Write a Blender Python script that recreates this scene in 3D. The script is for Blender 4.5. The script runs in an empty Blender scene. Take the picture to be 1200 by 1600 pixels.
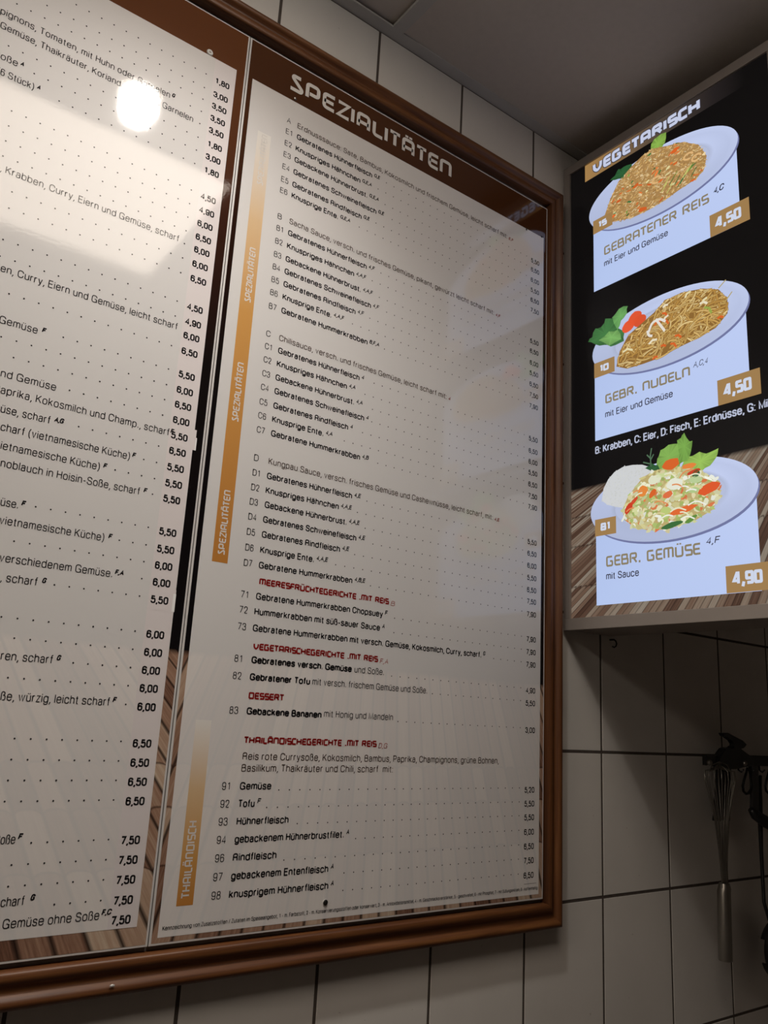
import bpy, bmesh, math, random
from mathutils import Vector, Matrix
random.seed(7)
SC = bpy.context.scene
COL = SC.collection
S = 0.2            # one wall tile is 0.20 m wide; positions below are in tile widths
ZB = 1.3           # height of the lowest counted grout line above the floor
def W(x, y, z): return Vector((S*x, S*y, ZB + S*z))

# ------------------------------------------------------------------ camera
yaw, pitch, roll = 0.626952, 0.243658, 0.056052
fwd = Vector((math.sin(yaw)*math.cos(pitch), math.cos(yaw)*math.cos(pitch), math.sin(pitch)))
rt = Vector((math.cos(yaw), -math.sin(yaw), 0)); up = rt.cross(fwd)
r2 = rt*math.cos(roll) + up*math.sin(roll); u2 = -rt*math.sin(roll) + up*math.cos(roll)
cam = bpy.data.cameras.new('camera'); camo = bpy.data.objects.new('camera', cam); COL.objects.link(camo)
cam.sensor_fit = 'VERTICAL'; cam.sensor_height = 36.0; cam.lens = 1273.834/1600*36.0
cam.clip_start = 0.02
loc = W(-2.37606, -5.12761, 1.47537)
camo.matrix_world = Matrix(((r2.x, u2.x, -fwd.x, loc.x), (r2.y, u2.y, -fwd.y, loc.y), (r2.z, u2.z, -fwd.z, loc.z), (0, 0, 0, 1)))
SC.camera = camo

# ------------------------------------------------------------------ world and exposure
wd = bpy.data.worlds.new('world'); SC.world = wd; wd.use_nodes = True
wd.node_tree.nodes['Background'].inputs[0].default_value = (1.0, 0.93, 0.85, 1)
wd.node_tree.nodes['Background'].inputs[1].default_value = 0.02
SC.view_settings.view_transform = 'Standard'; SC.view_settings.look = 'None'
SC.view_settings.exposure = 0.22; SC.view_settings.gamma = 1.0; SC.view_settings.use_curve_mapping = False
LAMP_POWER = 70.0           # radiance of the bulb dome of the small downlight by the wall
BEAM_POWER = 27.0           # its beam, watts
PANEL_POWER = 5.5           # radiance of the square ceiling panel that mirrors in the left board
FILL_POWER = 17.0            # radiance of the unseen fill panel added far left of the camera
SIGN_POWER = 0.85            # back light of the light box sign

# ------------------------------------------------------------------ materials
def srgb(r, g, b):
    f = lambda c: ((c/255+0.055)/1.055)**2.4 if c > 10 else c/255/12.92
    return (f(r), f(g), f(b))
def new_mat(name):
    m = bpy.data.materials.new(name); m.use_nodes = True
    nt = m.node_tree; return m, nt, nt.nodes['Principled BSDF']
def N(nt, kind, **kw):
    n = nt.nodes.new(kind)
    for k, v in kw.items(): setattr(n, k, v)
    return n
def val(nt, sock, v):
    if hasattr(v, 'is_output') or hasattr(v, 'links'): nt.links.new(v, sock)
    else: sock.default_value = v
def M_(nt, op, a, b=None, c=None, clamp=False):
    n = N(nt, 'ShaderNodeMath', operation=op, use_clamp=clamp)
    val(nt, n.inputs[0], a)
    if b is not None: val(nt, n.inputs[1], b)
    if c is not None: val(nt, n.inputs[2], c)
    return n.outputs[0]
def mixc(nt, f, a, b):
    n = N(nt, 'ShaderNodeMix', data_type='RGBA')
    val(nt, n.inputs[0], f)
    val(nt, n.inputs[6], a if not isinstance(a, tuple) else (*a[:3], 1))
    val(nt, n.inputs[7], b if not isinstance(b, tuple) else (*b[:3], 1))
    return n.outputs[2]
def ramp(nt, f, stops):
    n = N(nt, 'ShaderNodeValToRGB'); e = n.color_ramp.elements
    while len(e) < len(stops): e.new(0.5)
    for el, (p, c) in zip(e, stops): el.position = p; el.color = (*c, 1)
    nt.links.new(f, n.inputs[0]); return n.outputs[0]
def noise(nt, vec, scale, detail=3, rough=.5, dist=0.):
    n = N(nt, 'ShaderNodeTexNoise'); n.inputs['Scale'].default_value = scale
    n.inputs['Detail'].default_value = detail; n.inputs['Roughness'].default_value = rough
    n.inputs['Distortion'].default_value = dist
    if vec is not None: nt.links.new(vec, n.inputs['Vector'])
    return n.outputs['Fac']
def objco(nt):
    return N(nt, 'ShaderNodeTexCoord').outputs['Object']
def mapping(nt, vec, scale=(1, 1, 1), locn=(0, 0, 0)):
    n = N(nt, 'ShaderNodeMapping'); nt.links.new(vec, n.inputs[0])
    n.inputs['Scale'].default_value = scale; n.inputs['Location'].default_value = locn
    return n.outputs[0]
def bump(nt, bs, h, strength, dist=.001):
    n = N(nt, 'ShaderNodeBump'); n.inputs['Strength'].default_value = strength; n.inputs['Distance'].default_value = dist
    nt.links.new(h, n.inputs['Height']); nt.links.new(n.outputs[0], bs.inputs['Normal'])
def simple(name, color, rough=.5, metal=0., bumpy=0., bscale=200, vary=0.0):
    m, nt, bs = new_mat(name)
    co = objco(nt)
    if vary:
        f = noise(nt, co, bscale*.15, 4)
        c = mixc(nt, f, tuple(v*(1-vary) for v in color), tuple(min(1, v*(1+vary)) for v in color))
        nt.links.new(c, bs.inputs['Base Color'])
    else: bs.inputs['Base Color'].default_value = (*color, 1)
    bs.inputs['Roughness'].default_value = rough; bs.inputs['Metallic'].default_value = metal
    if bumpy: bump(nt, bs, noise(nt, co, bscale, 3), bumpy)
    return m
def glossy_print(nt, bs):
    # laminated board: glossy with faint orange peel
    bs.inputs['Roughness'].default_value = .055
    bs.inputs['IOR'].default_value = 1.5
    bump(nt, bs, noise(nt, N(nt, 'ShaderNodeNewGeometry').outputs['Position'], 230, 3), .06, .0006)

def plank_photo(nt, co, vx, vz, pitch, horizon, arcs, bright, top, joint=.93, mixr=.55):
    """printed photograph of a plank table running to the horizon; co in tile units (x, ., z)"""
    sx = N(nt, 'ShaderNodeSeparateXYZ'); nt.links.new(co, sx.inputs[0]); x, z = sx.outputs[0], sx.outputs[2]
    dz = M_(nt, 'SUBTRACT', vz, z)
    u = M_(nt, 'DIVIDE', M_(nt, 'SUBTRACT', x, vx), M_(nt, 'MAXIMUM', dz, .05))
    u = M_(nt, 'DIVIDE', u, pitch)
    fl = M_(nt, 'FLOOR', u); fr = M_(nt, 'SUBTRACT', u, fl)
    seg = 0.0
    shade = 1.0
    arcmask = None
    bow = M_(nt, 'SUBTRACT', 1.0, M_(nt, 'POWER', M_(nt, 'ABSOLUTE', M_(nt, 'SUBTRACT', M_(nt, 'MULTIPLY', fr, 2.0), 1.0)), 3.0))
    for a in arcs:
        za = M_(nt, 'ADD', a, M_(nt, 'MULTIPLY', bow, .030))
        d = M_(nt, 'ABSOLUTE', M_(nt, 'SUBTRACT', z, za))
        ln = M_(nt, 'SUBTRACT', 1.0, M_(nt, 'DIVIDE', d, .011), clamp=True)
        arcmask = ln if arcmask is None else M_(nt, 'MAXIMUM', arcmask, ln)
        st = M_(nt, 'GREATER_THAN', z, za)
        seg = M_(nt, 'ADD', seg, st)
    wn = N(nt, 'ShaderNodeTexWhiteNoise', noise_dimensions='2D')
    cb = N(nt, 'ShaderNodeCombineXYZ'); nt.links.new(fl, cb.inputs[0]); val(nt, cb.inputs[1], seg)
    nt.links.new(cb.outputs[0], wn.inputs['Vector'])
    rnd = wn.outputs['Value']
    cv = N(nt, 'ShaderNodeCombineXYZ'); nt.links.new(u, cv.inputs[0]); nt.links.new(M_(nt, 'MULTIPLY', z, .35), cv.inputs[2])
    grain = noise(nt, cv.outputs[0], 5.5, 6, .7)
    grain2 = noise(nt, cv.outputs[0], 1.1, 3, .5)
    f = M_(nt, 'ADD', M_(nt, 'MULTIPLY', rnd, mixr), M_(nt, 'MULTIPLY', M_(nt, 'SUBTRACT', grain, .28), .9), clamp=True)
    c = ramp(nt, f, [(0, (.035, .018, .014)), (.22, (.17, .085, .055)), (.45, (.34, .2, .135)), (.7, (.5, .36, .26)), (1, (.68, .58, .46))])
    # dark joints of uneven width between planks
    edge = M_(nt, 'MINIMUM', fr, M_(nt, 'SUBTRACT', 1.0, fr))
    wd_ = M_(nt, 'ADD', .03, M_(nt, 'MULTIPLY', grain2, .16))
    jt = M_(nt, 'SUBTRACT', 1.0, M_(nt, 'DIVIDE', edge, wd_), clamp=True)
    jt = M_(nt, 'MULTIPLY', M_(nt, 'POWER', jt, .6), joint)
    c = mixc(nt, jt, c, (.012, .007, .006))
    if arcmask is not None: c = mixc(nt, M_(nt, 'MULTIPLY', arcmask, .8), c, (.03, .012, .009))
    vm = N(nt, 'ShaderNodeVectorMath', operation='SCALE'); nt.links.new(c, vm.inputs[0]); vm.inputs['Scale'].default_value = bright
    c = vm.outputs[0]
    above = ramp(nt, M_(nt, 'DIVIDE', z, 6.8), top)
    soft = M_(nt, 'DIVIDE', M_(nt, 'SUBTRACT', z, horizon-.02), .04, clamp=True)
    return mixc(nt, soft, c, above)
TOP = [(.27, (.006, .005, .006)), (.55, (.007, .005, .005)), (.72, (.035, .011, .006)), (.88, (.11, .037, .013)), (1, (.15, .052, .017))]
TOPR = [(p, tuple(v*(.55 if p > .6 else 1) for v in c)) for p, c in TOP]
def board_mat(name, vx, vz, pitch, veil, top=None):
    m, nt, bs = new_mat(name)
    co = mapping(nt, objco(nt), (1/S, 1/S, 1/S))
    c = plank_photo(nt, co, vx, vz, pitch, 1.735, (.42, .76, 1.02), 1.0, top or TOP)
    if veil: c = mixc(nt, veil, c, (.82, .80, .785))
    nt.links.new(c, bs.inputs['Base Color']); glossy_print(nt, bs)
    return m
def print_mat(name, color, var=0):
    m, nt, bs = new_mat(name); bs.inputs['Base Color'].default_value = (*color, 1); glossy_print(nt, bs); return m

def tile_mat():
    m, nt, bs = new_mat('glazed_tile')
    oi = N(nt, 'ShaderNodeObjectInfo')
    geo = N(nt, 'ShaderNodeNewGeometry')
    f = noise(nt, geo.outputs['Position'], 7, 5, .6)
    c = mixc(nt, f, (.60, .57, .53), (.74, .71, .67))
    c = mixc(nt, M_(nt, 'MULTIPLY', oi.outputs['Random'], .25), c, (.70, .645, .59))
    sp = noise(nt, geo.outputs['Position'], 90, 2, .5)
    c = mixc(nt, M_(nt, 'MULTIPLY', M_(nt, 'GREATER_THAN', sp, .74), .35), c, (.25, .2, .17))
    nt.links.new(c, bs.inputs['Base Color']); bs.inputs['Roughness'].default_value = .42
    bs.inputs['Specular IOR Level'].default_value = .35
    bump(nt, bs, noise(nt, geo.outputs['Position'], 60, 3), .06, .001)
    return m
def wood_mat(name, axis):
    m, nt, bs = new_mat(name)
    sc = [260, 260, 260]; sc[axis] = 9
    co = mapping(nt, objco(nt), tuple(sc))
    g = noise(nt, co, .55, 5, .65, .6)
    sc2 = [30, 30, 30]; sc2[axis] = 3
    g2 = noise(nt, mapping(nt, objco(nt), tuple(sc2)), 1, 3)
    f = M_(nt, 'ADD', M_(nt, 'MULTIPLY', g, .65), M_(nt, 'MULTIPLY', g2, .35))
    c = ramp(nt, f, [(.3, (.042, .013, .004)), (.5, (.115, .039, .010)), (.7, (.20, .078, .022))])
    nt.links.new(c, bs.inputs['Base Color']); bs.inputs['Roughness'].default_value = .48
    bump(nt, bs, g, .15, .0006)
    return m
def emit_mat(name, color, power):
    m, nt, bs = new_mat(name)
    bs.inputs['Base Color'].default_value = (.8, .8, .8, 1); bs.inputs['Roughness'].default_value = .5
    bs.inputs['Emission Color'].default_value = (*color, 1); bs.inputs['Emission Strength'].default_value = power
    return m
def sign_print_mat():
    """backlit print: what shines through the film is its printed colour"""
    m, nt, bs = new_mat('backlit_print')
    a = N(nt, 'ShaderNodeAttribute', attribute_name='ink')
    nt.links.new(a.outputs['Color'], bs.inputs['Emission Color']); bs.inputs['Emission Strength'].default_value = SIGN_POWER
    bs.inputs['Base Color'].default_value = (.006, .006, .006, 1); bs.inputs['Roughness'].default_value = .25
    bs.inputs['Specular IOR Level'].default_value = .12
    return m
def sign_back_mat():
    m, nt, bs = new_mat('backlit_background_print')
    co = mapping(nt, objco(nt), (1/S, 1/S, 1/S))
    sw = N(nt, 'ShaderNodeSeparateXYZ'); nt.links.new(co, sw.inputs[0])
    cb = N(nt, 'ShaderNodeCombineXYZ')
    nt.links.new(M_(nt, 'MULTIPLY', sw.outputs[1], -1.0), cb.inputs[0]); nt.links.new(M_(nt, 'SUBTRACT', sw.outputs[2], .03), cb.inputs[2])
    dk = [(0, (.0035, .003, .0035)), (.7, (.004, .0034, .0034)), (1, (.006, .005, .0045))]
    c = plank_photo(nt, cb.outputs[0], 2.9, 2.35, .030, 1.29, (.34, .72, 1.0), .42, dk, .6, .75)
    nt.links.new(c, bs.inputs['Emission Color']); bs.inputs['Emission Strength'].default_value = SIGN_POWER*.9
    bs.inputs['Base Color'].default_value = (.006, .006, .006, 1); bs.inputs['Roughness'].default_value = .22
    bs.inputs['Specular IOR Level'].default_value = .12
    return m

MT = {}
MT['tile'] = tile_mat()
MT['grout'] = simple('grout', (.075, .058, .048), .9, bumpy=.3, bscale=900, vary=.3)
MT['paint'] = simple('wall_paint', (.20, .18, .16), .85, vary=.1, bscale=60)
MT['floor'] = simple('floor_tiles', (.12, .10, .09), .5, vary=.25, bscale=60)
MT['ceil'] = simple('ceiling_panel', (.55, .50, .45), .75, bumpy=.12, bscale=500, vary=.06)
MT['ceil_metal'] = simple('ceiling_grid_metal', (.48, .47, .45), .5, vary=.05)
MT['ceil_void'] = simple('ceiling_void', (.05, .045, .04), .9, vary=.1)
MT['wood_x'] = wood_mat('frame_wood_lengthways', 0)
MT['wood_z'] = wood_mat('frame_wood_upright', 2)
MT['alu'] = simple('board_edge', (.62, .60, .58), .4, vary=.04)
MT['backing'] = simple('grey_backing', (.20, .185, .175), .6, vary=.12, bscale=90)
MT['boardL'] = board_mat('left_board_print', 1.2, 3.9, .050, 0)
MT['veilL'] = board_mat('left_board_text_area', 1.2, 3.9, .050, .83)
MT['boardR'] = board_mat('right_board_print', 1.55, 5.4, .029, 0, TOPR)
MT['veilR'] = board_mat('right_board_text_area', 1.55, 5.4, .029, .83)
MT['sticker'] = print_mat('price_sticker', (.735, .68, .675))
MT['sticker_white'] = print_mat('sticker_corner', (.88, .88, .87))
MT['black'] = print_mat('black_ink', (.012, .011, .013))
MT['soft'] = print_mat('brown_ink', (.07, .045, .035))
MT['thin'] = print_mat('grey_ink', (.035, .032, .034))
MT['red'] = print_mat('red_ink', (.26, .012, .012))
MT['faintred'] = print_mat('faded_red_marker', (.45, .16, .15))
MT['white'] = print_mat('white_ink', (.72, .68, .64))
MT['screw'] = simple('screw_metal', (.35, .33, .3), .3, 1.0)
MT['screw_dark'] = simple('dark_screw', (.02, .018, .017), .25, .3)
MT['washer'] = simple('pale_washer', (.6, .58, .55), .35, .2)
MT['housing'] = simple('sign_housing', (.34, .30, .27), .42, .35, vary=.05)
MT['sign'] = sign_print_mat(); MT['sign_back'] = sign_back_mat()
MT['steel'] = simple('steel', (.30, .28, .25), .35, .9, vary=.1)
MT['plastic'] = simple('black_plastic', (.012, .012, .013), .35, bumpy=.05)
MT['iron'] = simple('dark_iron', (.02, .02, .021), .45, .6)
MT['wire'] = simple('grey_strap', (.05, .05, .05), .5, .3)

# ------------------------------------------------------------------ object helpers
def link(name, me, mat=None, parent=None, loc=None):
    o = bpy.data.objects.new(name, me); COL.objects.link(o)
    if mat is not None and me is not None: me.materials.append(mat)
    if parent is not None: o.parent = parent
    if loc is not None: o.location = loc
    return o
def thing(name, label, cat, loc, group=None):
    o = link(name, None, loc=loc); o['label'] = label; o['category'] = cat
    o.empty_display_size = .05
    if group: o['group'] = group
    return o
def pydata(name, vs, fs):
    me = bpy.data.meshes.new(name); me.from_pydata([tuple(v) for v in vs], [], fs); me.update(); return me
def bm_mesh(bm, name='mesh'):
    bmesh.ops.recalc_face_normals(bm, faces=bm.faces[:])
    me = bpy.data.meshes.new(name); bm.to_mesh(me); bm.free(); return me
def box_bm(a, b, bev=0., bm=None, seg=2):
    bm = bm or bmesh.new()
    r = bmesh.ops.create_cube(bm, size=1)
    vs = r['verts']
    for v in vs:
        v.co = Vector([(a[i]+b[i])/2 + v.co[i]*(b[i]-a[i]) for i in range(3)])
    if bev:
        es = list({e for v in vs for e in v.link_edges})
        bmesh.ops.bevel(bm, geom=es, offset=bev, segments=seg, affect='EDGES', profile=.6)
    return bm
def box(name, a, b, mat, parent=None, bev=0., origin=None):
    """a, b: opposite corners in tile units; origin: thing location (world)"""
    A = W(*a); B = W(*b)
    if origin is not None: A = A-origin; B = B-origin
    lo = [min(A[i], B[i]) for i in range(3)]; hi = [max(A[i], B[i]) for i in range(3)]
    return link(name, bm_mesh(box_bm(lo, hi, bev), name), mat, parent)
def smooth(o):
    for p in o.data.polygons: p.use_smooth = True
    return o
def tube(bm, pts, r, n=8, closed=False, taper=None):
    rings = []; L_ = len(pts); pts = [Vector(p) for p in pts]
    prevn = None
    for i, p in enumerate(pts):
        if closed: d = pts[(i+1) % L_]-pts[i-1]
        else: d = pts[min(i+1, L_-1)]-pts[max(i-1, 0)]
        d.normalize()
        if prevn is None:
            a = Vector((0, 0, 1)) if abs(d.z) < .9 else Vector((1, 0, 0)); nn = d.cross(a).normalized()
        else: nn = (prevn - d*prevn.dot(d)).normalized()
        prevn = nn; bb = d.cross(nn)
        rr = r if taper is None else taper[i]
        rings.append([bm.verts.new(p + nn*rr*math.cos(2*math.pi*k/n) + bb*rr*math.sin(2*math.pi*k/n)) for k in range(n)])
    m = L_ if closed else L_-1
    for i in range(m):
        a, b = rings[i], rings[(i+1) % L_]
        for k in range(n): bm.faces.new((a[k], a[(k+1) % n], b[(k+1) % n], b[k]))
    if not closed: bm.faces.new(rings[0][::-1]); bm.faces.new(rings[-1])
    return bm
def prism(bm, pts, y0, y1, bev=0):
    """outline pts (x,z) extruded from y0 to y1"""
    a = [bm.verts.new((x, y0, z)) for x, z in pts]; b = [bm.verts.new((x, y1, z)) for x, z in pts]
    f1 = bm.faces.new(a); f2 = bm.faces.new(b[::-1]); n = len(pts)
    for i in range(n): bm.faces.new((a[i], b[i], b[(i+1) % n], a[(i+1) % n]))
    if bev:
        es = list(set(f1.edges[:]+f2.edges[:])); bmesh.ops.bevel(bm, geom=es, offset=bev, segments=2, affect='EDGES')
    return bm

# ------------------------------------------------------------------ lettering: monoline strokes turned into flat ribbons
def rounded(pts, r, closed=False, k=4):
    out = []; n = len(pts)
    for i, p in enumerate(pts):
        if not closed and (i == 0 or i == n-1): out.append(p); continue
        a = pts[i-1]; b = pts[(i+1) % n]
        va = (a[0]-p[0], a[1]-p[1]); vb = (b[0]-p[0], b[1]-p[1])
        la = math.hypot(*va) or 1e-6; lb = math.hypot(*vb) or 1e-6
        fa = .5 if (closed or i-1 != 0) else .98
        fb = .5 if (closed or i+1 != n-1) else .98
        ra = min(r, la*fa); rb = min(r, lb*fb)
        if ra < 1e-4 or rb < 1e-4: out.append(p); continue
        A = (p[0]+va[0]/la*ra, p[1]+va[1]/la*ra); B = (p[0]+vb[0]/lb*rb, p[1]+vb[1]/lb*rb)
        for j in range(k+1):
            t = j/k; w0 = (1-t)**2; w1 = 2*t*(1-t)*.9; w2 = t*t; sm = w0+w1+w2
            out.append(((w0*A[0]+w1*p[0]+w2*B[0])/sm, (w0*A[1]+w1*p[1]+w2*B[1])/sm))
    return out
def ribbon(pts, t, closed, V, F):
    q = [pts[0]]
    for p in pts[1:]:
        if math.hypot(p[0]-q[-1][0], p[1]-q[-1][1]) > 1e-6: q.append(p)
    if closed and math.hypot(q[0][0]-q[-1][0], q[0][1]-q[-1][1]) < 1e-6: q.pop()
    n = len(q); h = t/2
    if n < 2: return
    base = len(V)
    for i in range(n):
        p = q[i]; a = q[i-1] if (closed or i > 0) else None; b = q[(i+1) % n] if (closed or i < n-1) else None
        def nrm(u, v):
            d = (v[0]-u[0], v[1]-u[1]); l = math.hypot(*d) or 1e-9; return (-d[1]/l, d[0]/l)
        if a is None: m = nrm(p, b); s = 1
        elif b is None: m = nrm(a, p); s = 1
        else:
            n1 = nrm(a, p); n2 = nrm(p, b); m = (n1[0]+n2[0], n1[1]+n2[1]); l = math.hypot(*m)
            if l < 1e-3: m = n1; s = 1
            else:
                m = (m[0]/l, m[1]/l); s = min(1.6, 1/max(.3, m[0]*n1[0]+m[1]*n1[1]))
        V.append((p[0]+m[0]*h*s, p[1]+m[1]*h*s)); V.append((p[0]-m[0]*h*s, p[1]-m[1]*h*s))
    for i in range(n if closed else n-1):
        j = (i+1) % n; F.append((base+2*i, base+2*i+1, base+2*j+1, base+2*j))
X_ = .74
def R_(x0, y0, x1, y1): return [(x0, y0), (x1, y0), (x1, y1), (x0, y1)]
# glyph: (width, [(points, corner radius, closed)])
bowl = (R_(0, 0, .52, X_), .28, True)
SANS = {
 'a': (.48, [([(.03, .56), (.03, X_), (.45, X_), (.45, 0)], .2, 0), ([(.45, .43), (0, .41), (0, 0), (.45, 0), (.45, .3)], .18, 0)]),
 'b': (.52, [([(0, 1), (0, 0)], 0, 0), bowl]), 'c': (.5, [([(.5, .52), (.5, X_), (0, X_), (0, 0), (.5, 0), (.5, .23)], .27, 0)]),
 'd': (.52, [([(.52, 1), (.52, 0)], 0, 0), bowl]),
 'e': (.52, [([(0, .39), (.52, .39), (.52, .41)], 0, 0), ([(.52, .39), (.52, X_), (0, X_), (0, 0), (.5, 0), (.5, .2)], .27, 0)]),
 'f': (.26, [([(.28, 1), (.11, 1), (.11, 0)], .14, 0), ([(-.03, .71), (.26, .71)], 0, 0)]),
 'g': (.52, [bowl, ([(.52, X_), (.52, -.27), (.03, -.27), (.03, -.12)], .22, 0)]),
 'h': (.47, [([(0, 1), (0, 0)], 0, 0), ([(0, .45), (0, X_), (.47, X_), (.47, 0)], .23, 0)]),
 'i': (.0, [([(0, X_), (0, 0)], 0, 0), ([(0, 1), (0, .89)], 0, 0)]), 'j': (.05, [([(.05, X_), (.05, -.2)], 0, 0), ([(.05, 1), (.05, .89)], 0, 0)]),
 'k': (.45, [([(0, 1), (0, 0)], 0, 0), ([(.43, X_), (0, .27)], 0, 0), ([(.16, .43), (.46, 0)], 0, 0)]), 'l': (0, [([(0, 1), (0, 0)], 0, 0)]),
 'm': (.76, [([(0, X_), (0, 0)], 0, 0), ([(0, .5), (0, X_), (.38, X_), (.38, 0)], .2, 0), ([(.38, .5), (.38, X_), (.76, X_), (.76, 0)], .2, 0)]),
 'n': (.47, [([(0, X_), (0, 0)], 0, 0), ([(0, .45), (0, X_), (.47, X_), (.47, 0)], .23, 0)]), 'o': (.52, [bowl]),
 'p': (.52, [([(0, X_), (0, -.28)], 0, 0), bowl]), 'q': (.52, [([(.52, X_), (.52, -.28)], 0, 0), bowl]),
 'r': (.26, [([(0, X_), (0, 0)], 0, 0), ([(0, .4), (0, X_-.02), (.27, X_-.02)], .2, 0)]),
 's': (.45, [([(.44, .55), (.44, X_), (.02, X_), (.02, .40), (.45, .36), (.45, 0), (0, 0), (0, .2)], .18, 0)]),
 't': (.26, [([(.11, .94), (.11, 0), (.27, 0)], .12, 0), ([(-.03, .71), (.26, .71)], 0, 0)]),
 'u': (.47, [([(0, X_), (0, 0), (.47, 0), (.47, .3)], .23, 0), ([(.47, X_), (.47, 0)], 0, 0)]),
 'v': (.46, [([(0, X_), (.23, 0), (.46, X_)], 0, 0)]), 'w': (.72, [([(0, X_), (.18, 0), (.36, X_), (.54, 0), (.72, X_)], 0, 0)]),
 'x': (.44, [([(0, X_), (.44, 0)], 0, 0), ([(.44, X_), (0, 0)], 0, 0)]),
 'y': (.46, [([(0, X_), (.24, .0)], 0, 0), ([(.47, X_), (.2, -.2), (.02, -.26)], .08, 0)]), 'z': (.42, [([(.02, X_), (.42, X_), (0, 0), (.43, 0)], 0, 0)]),
 'ß': (.48, [([(0, 0), (0, 1), (.40, 1), (.40, .58), (.2, .58)], .2, 0), ([(.2, .58), (.48, .55), (.48, 0), (.17, 0)], .2, 0)]),
 'A': (.66, [([(0, 0), (.33, 1), (.66, 0)], 0, 0), ([(.12, .36), (.54, .36)], 0, 0)]),
 'B': (.58, [([(0, 0), (0, 1), (.52, 1), (.52, .54), (0, .54)], .2, 0), ([(.3, .54), (.58, .54), (.58, 0), (0, 0)], .22, 0)]),
 'C': (.66, [([(.66, .68), (.66, 1), (0, 1), (0, 0), (.66, 0), (.66, .35)], .34, 0)]),
 'D': (.62, [([(0, 0), (0, 1), (.62, 1), (.62, 0), (0, 0)], .34, 0), ([(0, .3), (0, 1), (.2, 1)], 0, 0), ([(0, .5), (0, 0), (.2, 0)], 0, 0)]),
 'E': (.52, [([(.52, 1), (0, 1), (0, 0), (.54, 0)], 0, 0), ([(0, .53), (.49, .53)], 0, 0)]),
 'F': (.48, [([(.5, 1), (0, 1), (0, 0)], 0, 0), ([(0, .5), (.44, .5)], 0, 0)]),
 'G': (.68, [([(.66, .7), (.66, 1), (0, 1), (0, 0), (.66, 0), (.66, .48), (.36, .48)], .3, 0), ([(.66, .46), (.68, 0)], 0, 0)]),
 'H': (.58, [([(0, 1), (0, 0)], 0, 0), ([(.58, 1), (.58, 0)], 0, 0), ([(0, .53), (.58, .53)], 0, 0)]),
 'I': (0, [([(0, 1), (0, 0)], 0, 0)]), 'K': (.58, [([(0, 1), (0, 0)], 0, 0), ([(.56, 1), (0, .37)], 0, 0), ([(.2, .58), (.6, 0)], 0, 0)]),
 'L': (.48, [([(0, 1), (0, 0), (.48, 0)], 0, 0)]), 'M': (.72, [([(0, 0), (0, 1), (.36, .05), (.72, 1), (.72, 0)], 0, 0)]),
 'N': (.6, [([(0, 0), (0, 1), (.6, 0), (.6, 1)], 0, 0)]), 'O': (.68, [(R_(0, 0, .68, 1), .34, True)]),
 'P': (.54, [([(0, 0), (0, 1), (.54, 1), (.54, .46), (0, .46)], .25, 0), ([(0, .8), (0, 1), (.1, 1)], 0, 0)]),
 'R': (.6, [([(0, 0), (0, 1), (.56, 1), (.56, .5), (0, .5)], .24, 0), ([(.3, .5), (.55, .5), (.56, 0)], .15, 0)]),
 'S': (.6, [([(.58, .72), (.58, 1), (.03, 1), (.03, .54), (.6, .49), (.6, 0), (0, 0), (0, .3)], .26, 0)]),
 'T': (.56, [([(0, 1), (.56, 1)], 0, 0), ([(.28, 1), (.28, 0)], 0, 0)]), 'U': (.58, [([(0, 1), (0, 0), (.58, 0), (.58, 1)], .28, 0)]),
 'V': (.62, [([(0, 1), (.31, 0), (.62, 1)], 0, 0)]), 'Z': (.56, [([(.02, 1), (.56, 1), (0, 0), (.57, 0)], 0, 0)]),
 '0': (.48, [(R_(0, 0, .48, 1), .24, True)]), '1': (.48, [([(.08, .76), (.3, 1), (.3, 0)], .1, 0)]),
 '2': (.48, [([(0, .68), (0, 1), (.46, 1), (.46, .58), (0, 0), (.48, 0)], .2, 0)]),
 '3': (.48, [([(0, .72), (0, 1), (.45, 1), (.45, .54), (.18, .54)], .2, 0), ([(.18, .54), (.48, .54), (.48, 0), (0, 0), (0, .28)], .22, 0)]),
 '4': (.48, [([(.37, 0), (.37, 1), (0, .27), (.5, .27)], 0, 0)]),
 '5': (.48, [([(.44, 1), (.08, 1), (.03, .5), (.03, .64), (.48, .64), (.48, 0), (0, 0), (0, .26)], .0, 0)]),
 '6': (.48, [([(.46, .76), (.46, 1), (0, 1), (0, 0), (.48, 0), (.48, .6), (0, .6), (0, .4)], .22, 0)]),
 '7': (.48, [([(0, 1), (.48, 1), (.16, 0)], 0, 0)]),
 '8': (.48, [(R_(.03, .54, .45, 1), .2, True), (R_(0, 0, .48, .54), .22, True)]),
 '9': (.48, [([(.02, .24), (.02, 0), (.48, 0), (.48, 1), (0, 1), (0, .4), (.48, .4), (.48, .6)], .22, 0)]),
 '.': (.06, [([(-.02, .02), (.08, .02)], 0, 0), ([(-.02, .09), (.08, .09)], 0, 0)]), ',': (.04, [([(.04, .06), (.04, -.06), (-.05, -.26)], 0, 0)]),
 ':': (.04, [([(0, -.05), (0, .06)], 0, 0), ([(0, .6), (0, .72)], 0, 0)]), '-': (.28, [([(0, .36), (.28, .36)], 0, 0)]),
 '(': (.18, [([(.2, 1.05), (0, .8), (0, 0), (.2, -.25)], .35, 0)]), ')': (.18, [([(0, 1.05), (.2, .8), (.2, 0), (0, -.25)], .35, 0)]),
 '/': (.3, [([(0, -.05), (.3, 1.03)], 0, 0)]), ' ': (.1, []),
}
SANS['5'] = (.48, [([(.44, 1), (.08, 1), (.03, .5)], 0, 0), ([(.03, .5), (.1, .65), (.48, .65), (.48, 0), (0, 0), (0, .26)], .2, 0)])
def umlaut(d, base, new, y, x0, x1):
    w, st = d[base]; d[new] = (w, st+[([(x0, y-.05), (x0, y+.06)], 0, 0), ([(x1, y-.05), (x1, y+.06)], 0, 0)])
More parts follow.
